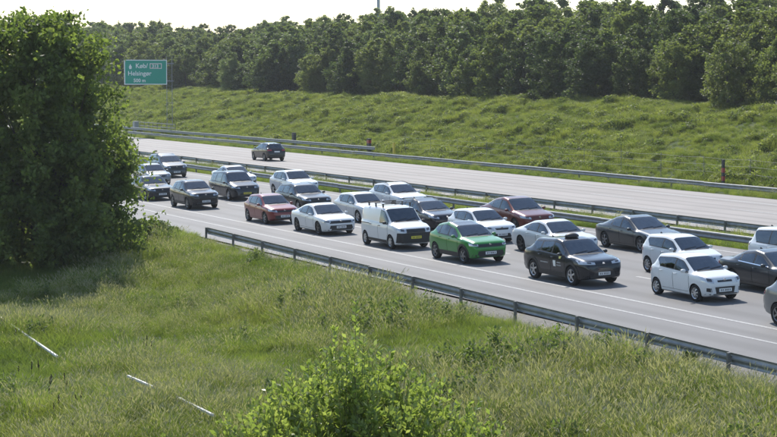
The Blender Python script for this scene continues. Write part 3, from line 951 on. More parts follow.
# body templates: s is measured from the nose in metres
def T(**k): return k
CITY = T(style='hatch', L=3.6, W=1.6, H=1.48, fo=.68, wb=2.4, r=.29, gc=.17, hz=.88, cowl=(.86, 1.0), head=1.55, rhead=(3.18, 1.42), deck=[(3.42, 1.06), (3.55, .93), (3.6, .7)], belt=(.92, 1.02), rwin=(3.2, 3.4), dlo=(1.12, 3.2), kick=2.85, pillars=(1.95,), door_s=(1.0, 1.98, 2.85), tailz=.88, roofpk=(2.2, 1.48))
UPCAR = T(style='hatch', L=3.55, W=1.63, H=1.48, fo=.6, wb=2.42, r=.3, gc=.17, hz=.86, cowl=(.82, 1.0), head=1.5, rhead=(3.3, 1.43), deck=[(3.46, 1.05), (3.52, .93), (3.55, .7)], belt=(.94, 1.05), rwin=(3.3, 3.45), dlo=(1.08, 3.2), kick=2.9, pillars=(2.0,), door_s=(.98, 2.03, 2.75), tailz=.9, roofpk=(2.2, 1.48))
HATCH = T(style='hatch', L=4.05, W=1.74, H=1.46, fo=.82, wb=2.55, r=.315, gc=.17, hz=.83, cowl=(1.05, .97), head=1.78, rhead=(3.5, 1.39), deck=[(3.84, 1.03), (3.99, .92), (4.05, .68)], belt=(.9, 1.0), rwin=(3.53, 3.82), dlo=(1.32, 3.55), kick=3.1, pillars=(2.15, 2.98), door_s=(1.22, 2.18, 3.08), tailz=.88, roofpk=(2.5, 1.46))
SUV = T(style='hatch', L=4.4, W=1.82, H=1.6, fo=.86, wb=2.65, r=.345, gc=.22, hz=.96, cowl=(1.12, 1.09), head=1.88, rhead=(3.75, 1.52), deck=[(4.15, 1.14), (4.33, 1.0), (4.4, .72)], belt=(1.02, 1.12), rwin=(3.8, 4.12), dlo=(1.4, 3.9), kick=3.4, pillars=(2.28, 3.12), door_s=(1.28, 2.3, 3.24), tailz=.98, roofpk=(2.6, 1.6), clad=True)
WAGON = T(style='hatch', L=4.65, W=1.86, H=1.52, fo=.9, wb=2.8, r=.335, gc=.18, hz=.85, cowl=(1.25, .99), head=1.98, rhead=(4.1, 1.43), deck=[(4.42, 1.06), (4.58, .95), (4.65, .7)], belt=(.93, 1.02), rwin=(4.12, 4.4), dlo=(1.52, 4.25), kick=3.9, pillars=(2.38, 3.25), door_s=(1.42, 2.4, 3.32), tailz=.92, roofpk=(2.7, 1.52))
MPV = T(style='hatch', L=4.75, W=1.88, H=1.72, fo=.9, wb=2.85, r=.335, gc=.18, hz=.93, cowl=(1.02, 1.1), head=1.85, rhead=(4.35, 1.62), deck=[(4.62, 1.1), (4.7, .95), (4.75, .72)], belt=(1.0, 1.08), rwin=(4.36, 4.6), dlo=(1.25, 4.4), kick=4.1, pillars=(2.3, 3.3), door_s=(1.2, 2.33, 3.35), tailz=1.0, roofpk=(2.7, 1.72))
SEDAN = T(style='sedan', L=4.65, W=1.82, H=1.43, fo=.82, wb=2.8, r=.33, gc=.16, hz=.8, cowl=(1.3, .95), head=2.08, rhead=(3.2, 1.36), deck=[(3.95, 1.06), (4.45, 1.03), (4.58, .98), (4.65, .72)], belt=(.88, .97), rwin=(3.28, 3.85), dlo=(1.58, 3.82), kick=3.3, pillars=(2.42, 3.22), door_s=(1.46, 2.45, 3.36), tailz=.86, roofpk=(2.6, 1.43))
FAST = T(style='fast', L=4.55, W=1.81, H=1.42, fo=.86, wb=2.7, r=.325, gc=.15, hz=.8, cowl=(1.22, .94), head=1.98, rhead=(3.05, 1.36), deck=[(3.95, 1.08), (4.35, .98), (4.5, .93), (4.55, .7)], belt=(.87, .96), rwin=(3.12, 3.9), dlo=(1.48, 3.78), kick=3.2, pillars=(2.32, 3.08), door_s=(1.38, 2.35, 3.22), tailz=.86, roofpk=(2.5, 1.42))
EV = T(style='fast', L=4.69, W=1.85, H=1.44, fo=.84, wb=2.88, r=.335, gc=.15, hz=.78, cowl=(1.18, .93), head=2.05, rhead=(3.1, 1.38), deck=[(3.85, 1.14), (4.3, 1.0), (4.6, .97), (4.69, .72)], belt=(.86, .97), rwin=(3.1, 3.95), dlo=(1.46, 3.85), kick=3.1, pillars=(2.45, 3.2), door_s=(1.34, 2.48, 3.4), tailz=.86, roofpk=(2.55, 1.44), grille='plain')
EVSUV = T(style='fast', L=4.75, W=1.92, H=1.62, fo=.86, wb=2.89, r=.355, gc=.17, hz=.88, cowl=(1.1, 1.04), head=1.98, rhead=(3.2, 1.54), deck=[(4.1, 1.22), (4.5, 1.08), (4.66, 1.02), (4.75, .75)], belt=(.98, 1.1), rwin=(3.2, 4.1), dlo=(1.36, 3.95), kick=3.2, pillars=(2.4, 3.2), door_s=(1.26, 2.43, 3.4), tailz=.95, roofpk=(2.55, 1.62), grille='plain')
VAN = T(style='van', L=4.25, W=1.8, H=1.8, fo=.86, wb=2.72, r=.315, gc=.19, hz=1.0, cowl=(.95, 1.17), head=1.6, rhead=(4.08, 1.74), deck=[(4.2, 1.1), (4.23, .9), (4.25, .75)], belt=(1.08, 1.12), rwin=None, dlo=(1.12, 2.02), kick=2.6, pillars=(), door_s=(1.08, 2.12, 3.05), tailz=1.0, roofpk=(2.3, 1.81), grille='vanmask', plate='y', wheel='c7', wt=.8, van_wall=2.45)

TILT = math.atan(FALL)
NEAR, MID, FAR = 35.5, 39.75, 43.45
def place(px, D, opp=False):
    x = x_at(px, D)
    if opp: return dict(loc=(x, D, OPP_Z), rot=(0, 0, math.pi))
    return dict(loc=(x, D, road_z(D)), rot=(TILT, 0, random.uniform(-.008, .008)))
G_Q = 'cars queuing in the near carriageway'
def car(base, px, D, name, label, cat='car', opp=False, **kw):
    sp = dict(base); sp.update(place(px, D, opp)); sp.update(name=name, label=label, cat=cat, group=None if opp else G_Q); sp.update(kw)
    return Car(sp)

# near lane, right to left
car(SUV, 831, NEAR + .1, 'parked_suv' if False else 'suv', 'grey suv cut by the right edge of the picture, rear end showing', paint=MIDGREY, wheel='g5', rails=True)
car(CITY, 697, NEAR + 1.0, 'hatchback', 'small white hatchback with black grille openings, nearest the right edge guard rail', paint=WHITE, grille='city', fog=True, wheel='s8', lamp=(.55, .93, .66, .8, .74, .9), platez=.42)
ID = car(SUV, 573, NEAR - .05, 'suv', 'black suv taxi with dome on the roof and white door markings', paint=NIGHT, L=4.58, W=1.85, H=1.63, wb=2.77, wheel='s5', r=.365, clad=True, grille='slim', lamp=(.38, .94, .8, .88, .86, .98), rear_tint=True, deck=[(4.22, 1.18), (4.5, 1.02), (4.58, .74)], rhead=(3.75, 1.54))
MK = car(SUV, 468, NEAR, 'suv', 'bright green compact suv with black lower cladding and dark roof', paint=GREEN, L=4.15, W=1.79, H=1.54, wb=2.56, fo=.82, r=.345, grille='mask', wheel='g5', roof_paint=BLACK, hz=.93, cowl=(1.1, 1.06), head=1.84, rhead=(3.5, 1.46), deck=[(3.92, 1.1), (4.09, .98), (4.15, .72)], belt=(1.0, 1.1), rwin=(3.55, 3.88), dlo=(1.38, 3.7), kick=3.15, pillars=(2.2, 3.0), door_s=(1.26, 2.22, 3.05), lamp=(.62, .93, .76, .83, .8, .9))
VN = car(VAN, 396, NEAR + .05, 'van', 'white panel van with roof bars, dark bumper and yellow plate', 'van', paint=WHITE, rack=True, lamp=(.52, .9, .76, .9, .86, .99), platez=.55, mirror=BLACK_PL, handle=BLACK_PL)
car(FAST, 323, NEAR + .05, 'sedan', 'white fastback saloon with black wheels between red hatchback and van', paint=WHITE, wheel='b5', grille='mask', lamp=(.6, .94, .62, .7, .66, .75))
car(HATCH, 271, NEAR + .1, 'hatchback', 'red hatchback with black grille behind the white fastback saloon', paint=RED, grille='wide', wheel='g5')
car(SUV, 194, NEAR, 'suv', 'black suv ahead of the dark saloon near the big tree', paint=BLACK, L=4.2, wb=2.6, deck=[(3.97, 1.14), (4.13, 1.0), (4.2, .72)], rhead=(3.55, 1.52), rwin=(3.6, 3.93), dlo=(1.4, 3.7), kick=3.2, door_s=(1.28, 2.25, 3.1), pillars=(2.22, 3.0), wheel='g5', grille='big')
car(SEDAN, 151, NEAR + .1, 'sedan', 'dark grey saloon half free of the big tree, near lane', paint=DGREY, grille='big', wheel='s5', H=1.47)
car(WAGON, 113, NEAR + .1, 'station_wagon', 'grey estate mostly hidden behind the big tree, near lane', paint=MIDGREY)
# middle lane
car(SEDAN, 777, MID + .05, 'sedan', 'dark grey saloon cut by the right edge, behind the small white hatchback', paint=GRAPH, wheel='g5', trim='chrome')
car(UPCAR, 684, MID + .1, 'hatchback', 'small white two door hatchback beside the grey electric saloon', paint=WHITE, wheel='s8', rear_tint=True, lamp=(.6, .93, .64, .78, .7, .86))
car(FAST, 555, MID, 'coupe', 'white sporty coupe with black wheels behind the black taxi', paint=PEARL, wheel='b5', L=4.75, wb=2.85, r=.34, W=1.85, grille='big')
car(HATCH, 482, MID, 'hatchback', 'white hatchback between green suv and maroon car', paint=WHITE, grille='slim')
car(SUV, 428, MID, 'suv', 'dark blue suv with roof rails behind the white van', paint=NIGHT, clad=False, rails=True, H=1.55, grille='slim', wheel='s5')
car(HATCH, 362, MID, 'hatchback', 'silver white hatchback behind the panel van, middle lane', paint=PEARL, L=4.25, wb=2.63)
car(WAGON, 303, MID, 'station_wagon', 'dark estate with bright roof rails behind the white fastback saloon', paint=DGREY, rails=True, rail_paint=CHROME, grille='big', H=1.5)
car(MPV, 234, MID, 'minivan', 'dark people carrier with yellow plate behind black suv', 'minivan', paint=NIGHT, plate='y', platez=.45, grille='slim')
car(HATCH, 152, MID, 'hatchback', 'grey hatchback peeping out beside the big tree, middle lane', paint=MIDGREY)
# far lane
car(MPV, 805, FAR + .1, 'minivan', 'white people carrier at the right edge by the median rail', 'minivan', paint=WHITE, rear_tint=True, H=1.66)
car(EV, 640, FAR, 'sedan', 'dark grey electric saloon with smooth nose beside the median rail', paint=GRAPH, wheel='g5', W=1.85)
car(EVSUV, 517, FAR, 'suv', 'maroon electric suv with smooth nose beside the median rail', paint=MAROON, wheel='g5')
car(SUV, 398, FAR, 'suv', 'white suv with roof rails beside the median rail, behind the white van', paint=WHITE, rails=True, H=1.58, clad=False)
car(SUV, 294, FAR, 'suv', 'white suv with dark windscreen beside the median rail, behind the dark estate', paint=WHITE, H=1.62, clad=False)
car(SEDAN, 234, FAR, 'sedan', 'silver saloon beside the median rail, behind the dark people carrier', paint=SILVER)
car(MPV, 167, FAR, 'minivan', 'dark grey people carrier beside the median rail, next to the big tree', 'minivan', paint=GRAPH, H=1.62, grille='big')
car(WAGON, 112, FAR, 'station_wagon', 'white estate glimpsed through the big tree, beside the median rail', paint=WHITE)
# opposite carriageway, driving away
car(SUV, 268, 59.6, 'suv', 'black suv with pale roof driving away on the empty far carriageway', opp=True, paint=BLACK, H=1.56, wheel='g5', clad=False, rear_tint=True)
# taxi dome, door markings
def taxi(c):
    L = c.L
    b = MB()
    n = 12
    for i in range(5):
        pass
    bm = bmesh.new(); bmesh.ops.create_uvsphere(bm, u_segments=16, v_segments=10, radius=1)
    for v in bm.verts: v.co = (v.co.x * .17, v.co.y * .3, max(v.co.z, -.2) * .13)
    me = bpy.data.meshes.new('roof_dome'); bm.to_mesh(me); bm.free(); me.materials.append(BLACK_PL)
    me.polygons.foreach_set('use_smooth', [True] * len(me.polygons))
    c.put('roof_dome', me, loc=(L / 2 - 2.25, 0, c.H + .025))
    wp = pbr('white_decal', (0.75, 0.75, 0.72), .5)
    for sg in (-1, 1):
        fn = lambda x, z, o: c.side(x, z, sg, o)
        x0 = L / 2 - 2.0
        c.patch('door_emblem', c.band([(x0 + q, .62) for q in np.linspace(-.08, .08, 4)], [(x0 + q, .84) for q in np.linspace(-.09, .09, 4)], 3), fn, wp, off=.012)
        x1 = x0 + .32
        for k, ln in enumerate((.16, .13)):
            c.patch('door_lettering', c.band([(x1 + q, .66 + .1 * k) for q in np.linspace(-ln, ln, 4)], [(x1 + q, .70 + .1 * k) for q in np.linspace(-ln, ln, 4)], 1), fn, pbr('grey_decal', (.3, .3, .3), .5), off=.012)
        x2 = L / 2 - 2.75
        c.patch('door_stripe', c.band([(x2 + q, .70) for q in np.linspace(-.28, .28, 5)], [(x2 + q, .74) for q in np.linspace(-.28, .28, 5)], 1), fn, pbr('grey_decal', (.3, .3, .3), .5), off=.012)
        c.patch('mirror_decal', c.band([(L / 2 - 1.62 + q, .93) for q in np.linspace(-.05, .05, 3)], [(L / 2 - 1.62 + q, 1.02) for q in np.linspace(-.09, .09, 3)], 1), fn, pbr('yellow_decal', (.6, .55, .15), .5), off=.012)
taxi(ID)
def van_sides(c):
    L = c.L
    for sg in (-1, 1):
        fn = lambda x, z, o: c.side(x, z, sg, o)
        c.patch('slide_rail', c.band([(q, 1.0) for q in np.linspace(-L / 2 + .3, L / 2 - 3.05, 6)], [(q, 1.035) for q in np.linspace(-L / 2 + .3, L / 2 - 3.05, 6)], 1), fn, BLACK_PL, off=.01)
        xa, xb = c.axles[1] + c.r + .06, c.axles[0] - c.r - .06
        c.patch('sill_trim', c.band([(q, c.gc + .04) for q in np.linspace(xa, xb, 8)], [(q, c.gc + .19) for q in np.linspace(xa, xb, 8)], 2), fn, BLACK_PL, off=.014)
van_sides(VN)

# ------------------------------------------------------------------ vegetation helpers
def unit(v): return v / np.maximum(1e-9, np.linalg.norm(v, axis=-1, keepdims=True))
def leaf_quads(P, Nrm, size, r, long=1.6):
    """diamond leaves at P facing Nrm"""
    n = len(P)
    a = unit(np.cross(Nrm, r.normal(size=(n, 3))))
    b = unit(np.cross(Nrm, a))
    s = np.asarray(size).reshape(-1, 1)
    Q = np.stack([P - a * s * long / 2, P + b * s * .5 - a * s * .1, P + a * s * long / 2, P - b * s * .5 - a * s * .1], 1)
    return Q.reshape(-1, 3)
def crown_points(r, h, base, rad_fn, nclump, per, cr, flat=.8, lobes=0.0):
    P, N = [], []
    ph = r.random(4) * 6.28
    for k in range(nclump):
        t = base + (1 - base) * r.random() ** .85
        R0 = rad_fn(t)
        a = r.random() * 2 * math.pi
        R0 *= 1 + lobes * (math.sin(2 * a + 5 * t + ph[0]) * .6 + math.sin(3 * a - 9 * t + ph[1]) * .55 + math.sin(17 * t + ph[2]) * .3)
        q = R0 * math.sqrt(r.uniform(.12, 1.0))
        c = np.array([math.cos(a) * q, math.sin(a) * q, t * h])
        rr = cr * r.uniform(.6, 1.25) * (.55 + .45 * min(1, R0 / (rad_fn(.5) + 1e-6)))
        d = unit(r.normal(size=(per, 3)))
        rad = rr * r.random((per, 1)) ** .5
        P.append(c + d * rad * np.array([1, 1, flat])); N.append(d)
    return np.concatenate(P), np.concatenate(N)
def trunk_mesh(name, h, r0, mat, r, limbs=6, spread=.35, multi=1):
    b = MB()
    for m in range(multi):
        a0 = r.random() * 6.28; off = 0 if multi == 1 else r.uniform(.2, .6)
        p = Vector((math.cos(a0) * off, math.sin(a0) * off, -.3)); pts = [p]
        lean = Vector((math.cos(a0) * .12 * (multi > 1), math.sin(a0) * .12 * (multi > 1), 0))
        for k in range(6):
            p = p + Vector((r.normal() * .06 * h / 6, r.normal() * .06 * h / 6, h * .9 / 6)) + lean * (h / 6); pts.append(p)
        rads = [r0 * (1 - .85 * k / 6) for k in range(7)]
        b.tube(pts, rads, 7)
        for q in range(limbs):
            i = int(r.integers(1, 6)); a = r.random() * 6.28; ln = h * spread * (1 - i / 9)
            s = pts[i]; d = Vector((math.cos(a), math.sin(a), .7))
            e1 = s + d * ln * .5; e2 = e1 + Vector((d.x, d.y, d.z + .5)) * ln * .4
            b.tube([s, e1, e2], [rads[i] * .5, rads[i] * .3, rads[i] * .1], 5)
    return mesh(name, b.v, b.f, mat, True, 60)
BARK = pbr('bark', (0.075, 0.065, 0.052), .9, noise=.35, nscale=4, bump=.8)

# ------------------------------------------------------------------ wood above the far bank
LEAF_WOOD = leafy('wood_leaves', [(0.048, 0.067, 0.026), (0.08, 0.103, 0.034), (0.12, 0.14, 0.047)], nscale=.15, trans=.5, rand=.85)
LEAF_PALE = leafy('willow_leaves', [(0.085, 0.11, 0.045), (0.11, 0.14, 0.055), (0.14, 0.165, 0.075)], nscale=.2, trans=.45, rand=.5)
wood = []
for k in range(8):
    r = np.random.default_rng(100 + k)
    h = 8.5
    Ps, Ns = [], []
    for sub in range(int(r.integers(3, 6))):
        # several stems, each with a leaning crown of its own height and girth
        ox, oy = r.normal(size=2) * (0 if sub == 0 else 1.25)
        sh = h * (1.0 if sub == 0 else r.uniform(.6, 1.0)); gw = r.uniform(1.5, 2.5)
        pw = r.uniform(.32, .55)
        fn = lambda t: gw * max(.04, math.sin(math.pi * min(1, max(0, (t * .8 + .2)))) ** pw)
        p, n_ = crown_points(r, sh, .0, fn, 76, 72, .52, 1.0, .3)
        lean = r.normal(size=2) * .06
        p = p + np.array([ox, oy, 0]) + np.stack([p[:, 2] * lean[0], p[:, 2] * lean[1], 0 * p[:, 2]], 1)
        Ps.append(p); Ns.append(n_)
        # upright leading shoots
        for q in range(7):
            b0 = p[r.integers(len(p))]; m = 34
            u = r.random((m, 1)) ** 1.3
            Ps.append(b0 + np.array([0, 0, 1.0]) * u * r.uniform(.3, .75) + r.normal(size=(m, 3)) * .2 * (1.1 - u)); Ns.append(unit(r.normal(size=(m, 3))))
    P, N = np.concatenate(Ps), np.concatenate(Ns)
    sz = r.uniform(.09, .2, len(P))
    V = leaf_quads(P, unit(N * .5 + r.normal(size=N.shape) * .6), sz, r, 1.5)
    wood.append((np_mesh('crown', V, 4, LEAF_PALE if k in (2, 6) else LEAF_WOOD), trunk_mesh('trunk', h, .13, BARK, r, 5)))
pr = random.Random(5)
n_wood = 0
for row, (D0, hs, st) in enumerate(((95.0, .80, 5.3), (99.0, .98, 5.8), (104.5, 1.0, 6.8), (111.5, 1.0, 7.4), (119, 1.0, 8.2), (127.5, 1.0, 8.8), (136, 1.06, 9.2))):
    x = -D0 / math.tan(R(14.3)) + pr.uniform(0, 4)
    while x < -D0 / math.tan(R(38.5)):
        D = D0 + pr.uniform(-2.2, 2.2)
        k = pr.choice([0, 1, 3, 4, 5, 7])
        if pr.random() < ((.45 if row < 2 else .2) if x < -235 else .1): k = pr.choice([2, 6])
        # skyline of the photograph: dips at the left, highest in the middle
        hh = np.interp(x * 134 / D0, [-520, -458, -384, -345, -314, -264, -218, -178, -160], [1.2, 1.18, .88, .9, .94, 1.04, .98, .92, .92])
        s = hs * hh * pr.uniform(.82, 1.12)
        z = float(ground_z(x, D)) - .15
        root = obj('tree', None, loc=(x, D, z), rot=(0, 0, pr.uniform(0, 6.28)), scl=(s * pr.uniform(1.15, 1.6), s * pr.uniform(1.15, 1.6), s * pr.uniform(.95, 1.08)))
        pale = k in (2, 6)
        if row == 0: lb, gr = ('pale grey green tree', 'dark green tree')[not pale] + ' at the front edge of the wood, above the bank', 'front edge'
        elif row in (5, 6): lb, gr = ('pale green crown', 'dark green crown')[not pale] + ' on the skyline at the back of the wood', 'skyline'
        else: lb, gr = ('pale green tree', 'dark green tree')[not pale] + ' inside the wood, only its crown showing over others', 'inside'
        tag(root, lb, 'tree', 'trees of the wood: %s, %s' % (gr, 'pale' if pale else 'dark'))
        obj('trunk', wood[k][1], root); obj('crown', wood[k][0], root)
        n_wood += 1
        x += st * pr.uniform(.75, 1.25)
print('wood trees', n_wood)

# ------------------------------------------------------------------ big tree at the left
LEAF_BIG = leafy('maple_leaves', [(0.062, 0.088, 0.026), (0.095, 0.128, 0.034), (0.135, 0.165, 0.045)], nscale=.6, trans=.52, rand=0)
def big_tree():
    r = np.random.default_rng(42)
    gp = ground_pt(37, 268, -.9)
    z0 = float(ground_z(gp.x, gp.y))
    root = obj('tree', None, loc=(gp.x, gp.y, z0))
    tag(root, 'big dark leafy tree at the left edge, branches down to the grass', 'tree')
    h = 11.3
    hw = lambda t: float(np.interp(t, [0, .08, .2, .4, .55, .7, .82, .92, 1.0], [3.4, 4.0, 4.25, 4.1, 3.7, 3.1, 2.85, 2.45, 1.1]))
    P, N = crown_points(r, h, .0, hw, 290, 230, .8, .95, .2)
    Pb, Nb = crown_points(r, h * .5, .0, lambda t: hw(t * .5), 230, 150, .7, .8)
    P, N = np.concatenate([P, Pb]), np.concatenate([N, Nb])
    V1 = leaf_quads(P, unit(N + r.normal(size=N.shape) * .7), r.uniform(.09, .2, len(P)), r, 1.5)
    # loose outer sprays that break the outline
    Ps, Ns = [], []
    for k in range(320):
        t = r.uniform(.05, 1.0); a = r.random() * 6.28
        R0 = hw(t) * r.uniform(.8, 1.08) + .1
        c = np.array([math.cos(a) * R0, math.sin(a) * R0, t * h * 1.015])
        d = unit(np.array([math.cos(a), math.sin(a), r.uniform(-.3, .8)]))
        m = int(r.integers(25, 60))
        u = r.random((m, 1))
        Ps.append(c + d * u * r.uniform(.5, 1.2) + r.normal(size=(m, 3)) * .15); Ns.append(unit(r.normal(size=(m, 3))))
    P2, N2 = np.concatenate(Ps), np.concatenate(Ns)
    V2 = leaf_quads(P2, N2, r.uniform(.08, .17, len(P2)), r, 1.5)
    obj('crown', np_mesh('crown', np.concatenate([V1, V2]), 4, LEAF_BIG), root)
    obj('trunk', trunk_mesh('trunk', h, .22, BARK, r, 10, .4, multi=3), root)
big_tree()

# shrubs round its foot, pale against it
SHRUB_L = leafy('shrub_leaves', [(0.06, 0.085, 0.025), (0.09, 0.12, 0.035), (0.13, 0.16, 0.05)], nscale=1.2, trans=.45, rand=.3)
for i, (px, py, rad, hgt, lab) in enumerate([(156, 247, 1.2, .8, 'light green shrub at the right foot of the big tree, by the road'), (134, 254, 1.3, 1.4, 'low green shrub between the big tree and the meadow grass')]):
    r = np.random.default_rng(60 + i)
    gp = ground_pt(px, py, -.7)
    root = obj('shrub', None, loc=(gp.x, gp.y, float(ground_z(gp.x, gp.y)) - .05)); tag(root, lab, 'shrub')
    P, N = crown_points(r, hgt, .1, lambda t: rad * max(.1, math.sin(math.pi * (t * .6 + .3))), 40, 90, .38)
    obj('leaves', np_mesh('leaves', leaf_quads(P, unit(N + r.normal(size=N.shape) * .6), r.uniform(.06, .13, len(P)), r, 1.7), 4, SHRUB_L), root)
    b = MB()
    for q in range(7):
        a = r.random() * 6.28
        b.tube([(0, 0, -.2), (math.cos(a) * rad * .3, math.sin(a) * rad * .3, hgt * .5), (math.cos(a) * rad * .6, math.sin(a) * rad * .6, hgt * .9)], [.02, .014, .004], 5)
    b.build('stem', BARK, root)
# dark little shrub standing at the near guard rail
gp = Vector((x_at(691, 27.95), 27.95, 0))
r = np.random.default_rng(77)
root = obj('shrub', None, loc=(gp.x, gp.y, float(ground_z(gp.x, gp.y)) - .05)); tag(root, 'small dark weedy bush at the foot of the near guard rail', 'shrub')
P, N = crown_points(r, .62, .1, lambda t: .42 * max(.1, math.sin(math.pi * (t * .6 + .3))), 22, 40, .15)
obj('leaves', np_mesh('leaves', leaf_quads(P, unit(N + r.normal(size=N.shape) * .6), r.uniform(.03, .07, len(P)), r, 1.9), 4, leafy('weed_leaves', [(0.03, 0.05, 0.015), (0.05, 0.075, 0.02)], nscale=2, trans=.35, rand=0)), root)
b = MB(); b.tube([(0, 0, -.2), (.02, 0, .3), (.0, .03, .55)], [.015, .01, .004], 5); b.build('stem', BARK, root)

# ------------------------------------------------------------------ young shrub in front of the camera
def front_shrub():
    r = np.random.default_rng(9)
    dist = 18.0
    bx = -dist * math.cos(R(bearing(358))); by = dist * math.sin(R(bearing(358)))
    gz = float(ground_z(bx, by))
    root = obj('shrub', None, loc=(bx, by, gz)); tag(root, 'bright yellow green young shrub in the foreground, cut by the lower edge', 'shrub')
    topz = CH - (325 - YH) / F * dist - gz
    right = np.array([math.sin(R(TH)), math.cos(R(TH)), 0]); fwd = np.array([-math.cos(R(TH)), math.sin(R(TH)), 0])
    mat = leafy('young_leaves', [(0.125, 0.165, 0.042), (0.18, 0.225, 0.06), (0.26, 0.29, 0.105)], nscale=3, trans=.42, rand=0, spec=.6, rough=.4)
    twig = pbr('green_twig', (0.12, 0.12, 0.05), .7)
    P, N, S = [], [], []
    b = MB()
    def stem(p0, p1, n_l, size, rad):
        p0, p1 = np.array(p0), np.array(p1)
        mid = (p0 + p1) / 2 + r.normal(size=3) * .05
        b.tube([p0, mid, p1], [rad, rad * .7, rad * .25], 5)
        d = unit(p1 - p0)
        for k in range(n_l):
            t = r.uniform(.12, 1.0) if k > 3 else 1 - .02 * k
            q = p0 * (1 - t) ** 2 + 2 * mid * t * (1 - t) + p1 * t * t
            a = r.normal(size=3); a = unit(a - d * a.dot(d))
            out = unit(a + d * .7 + np.array([0, 0, .3]))
            s = size * r.uniform(.65, 1.2) * (1.05 - .35 * t)
            P.append(q + out * s * .8); S.append(s)
            n = unit(np.cross(out, r.normal(size=3)) + np.array([0, 0, .9])); n = unit(n - out * n.dot(out))
            N.append((out, n))
    for k in range(290):
        a = r.random() * 6.28; q = math.sqrt(r.random())
        ux, uy = math.cos(a) * q * 1.55, math.sin(a) * q * .9
        zt = topz * (.95 - .27 * abs(ux / 1.55) ** 1.3 - .08 * (uy / .85) ** 2) * r.uniform(.86, 1.05)
        base = right * ux * .35 + fwd * uy * .35 + np.array([0, 0, topz * .1])
        tip = right * ux + fwd * uy + np.array([0, 0, zt])
        stem(base, tip, 80, .057, .008)
        for m in range(5):
            t = r.uniform(.45, .9); s0 = base * (1 - t) + tip * t
            a2 = r.random() * 6.28
            e = s0 + (right * math.cos(a2) + fwd * math.sin(a2)) * r.uniform(.12, .28) + np.array([0, 0, r.uniform(.12, .38)])
            stem(s0, e, 20, .05, .004)
    for ux, zz in ((-.02, 1.06), (-.23, .99), (.05, .97), (-.5, .9), (.32, .93), (.52, .88), (.98, .8), (1.12, .7), (-.68, .8), (-.95, .64)):
        stem(right * ux * .8 + np.array([0, 0, topz * .5]), right * ux + np.array([0, 0, topz * zz]), 70, .05, .007)
    P = np.array(P); S = np.array(S)[:, None]; A = np.array([n[0] for n in N]); Nn = np.array([n[1] for n in N])
    B = np.cross(A, Nn)
    Q = np.stack([P - A * S * .9, P + B * S * .46 + Nn * S * .12, P + A * S * .95, P - B * S * .46 + Nn * S * .12], 1).reshape(-1, 3)
    obj('leaves', np_mesh('leaves', Q, 4, mat), root)
    b.build('stem', twig, root)
front_shrub()

# ------------------------------------------------------------------ grass
def tuft(r, n, rad, h0, h1, lean, wid, seeds=0.0):
    a = r.random(n) * 6.28; q = rad * np.sqrt(r.random(n))
    p0 = np.stack([np.cos(a) * q, np.sin(a) * q, np.full(n, -.05)], 1)
    h = r.uniform(h0, h1, n)
    la = r.random(n) * 6.28 * .5 + a * .5
    ln = r.uniform(.15, 1.0, n) * lean * h
    dirv = np.stack([np.cos(la), np.sin(la), 0 * a], 1)
    p1 = p0 + dirv * (ln * .35)[:, None] + np.array([0, 0, 1]) * (h * .6)[:, None]
    p2 = p0 + dirv * ln[:, None] + np.array([0, 0, 1]) * (h * (1 - .25 * lean))[:, None]
    wa = r.random(n) * 6.28
    wv = np.stack([np.cos(wa), np.sin(wa), 0 * a], 1) * (wid * r.uniform(.6, 1.3, n))[:, None] / 2
    Q = np.concatenate([np.stack([p0 - wv, p0 + wv, p1 + wv * .8, p1 - wv * .8], 1), np.stack([p1 - wv * .8, p1 + wv * .8, p2 + wv * .12, p2 - wv * .12], 1)])
    idx = np.zeros(2 * n, int)
    m = int(n * seeds)
    if m:
        c = p2[:m]; up = unit(p2[:m] - p1[:m])
        w2 = wv[:m] / np.linalg.norm(wv[:m], axis=1, keepdims=True) * .011
        Qs = np.stack([c - up * .03, c + w2 + up * .05, c + up * .12, c - w2 + up * .05], 1)
        Q = np.concatenate([Q, Qs]); idx = np.concatenate([idx, np.ones(m, int)])
    return Q.reshape(-1, 3), idx
def src(name, meshes):
    c = bpy.data.collections.new(name)
    for i, me in enumerate(meshes):
        o = bpy.data.objects.new('%s_%02d' % (name, i), me); c.objects.link(o)
    return c
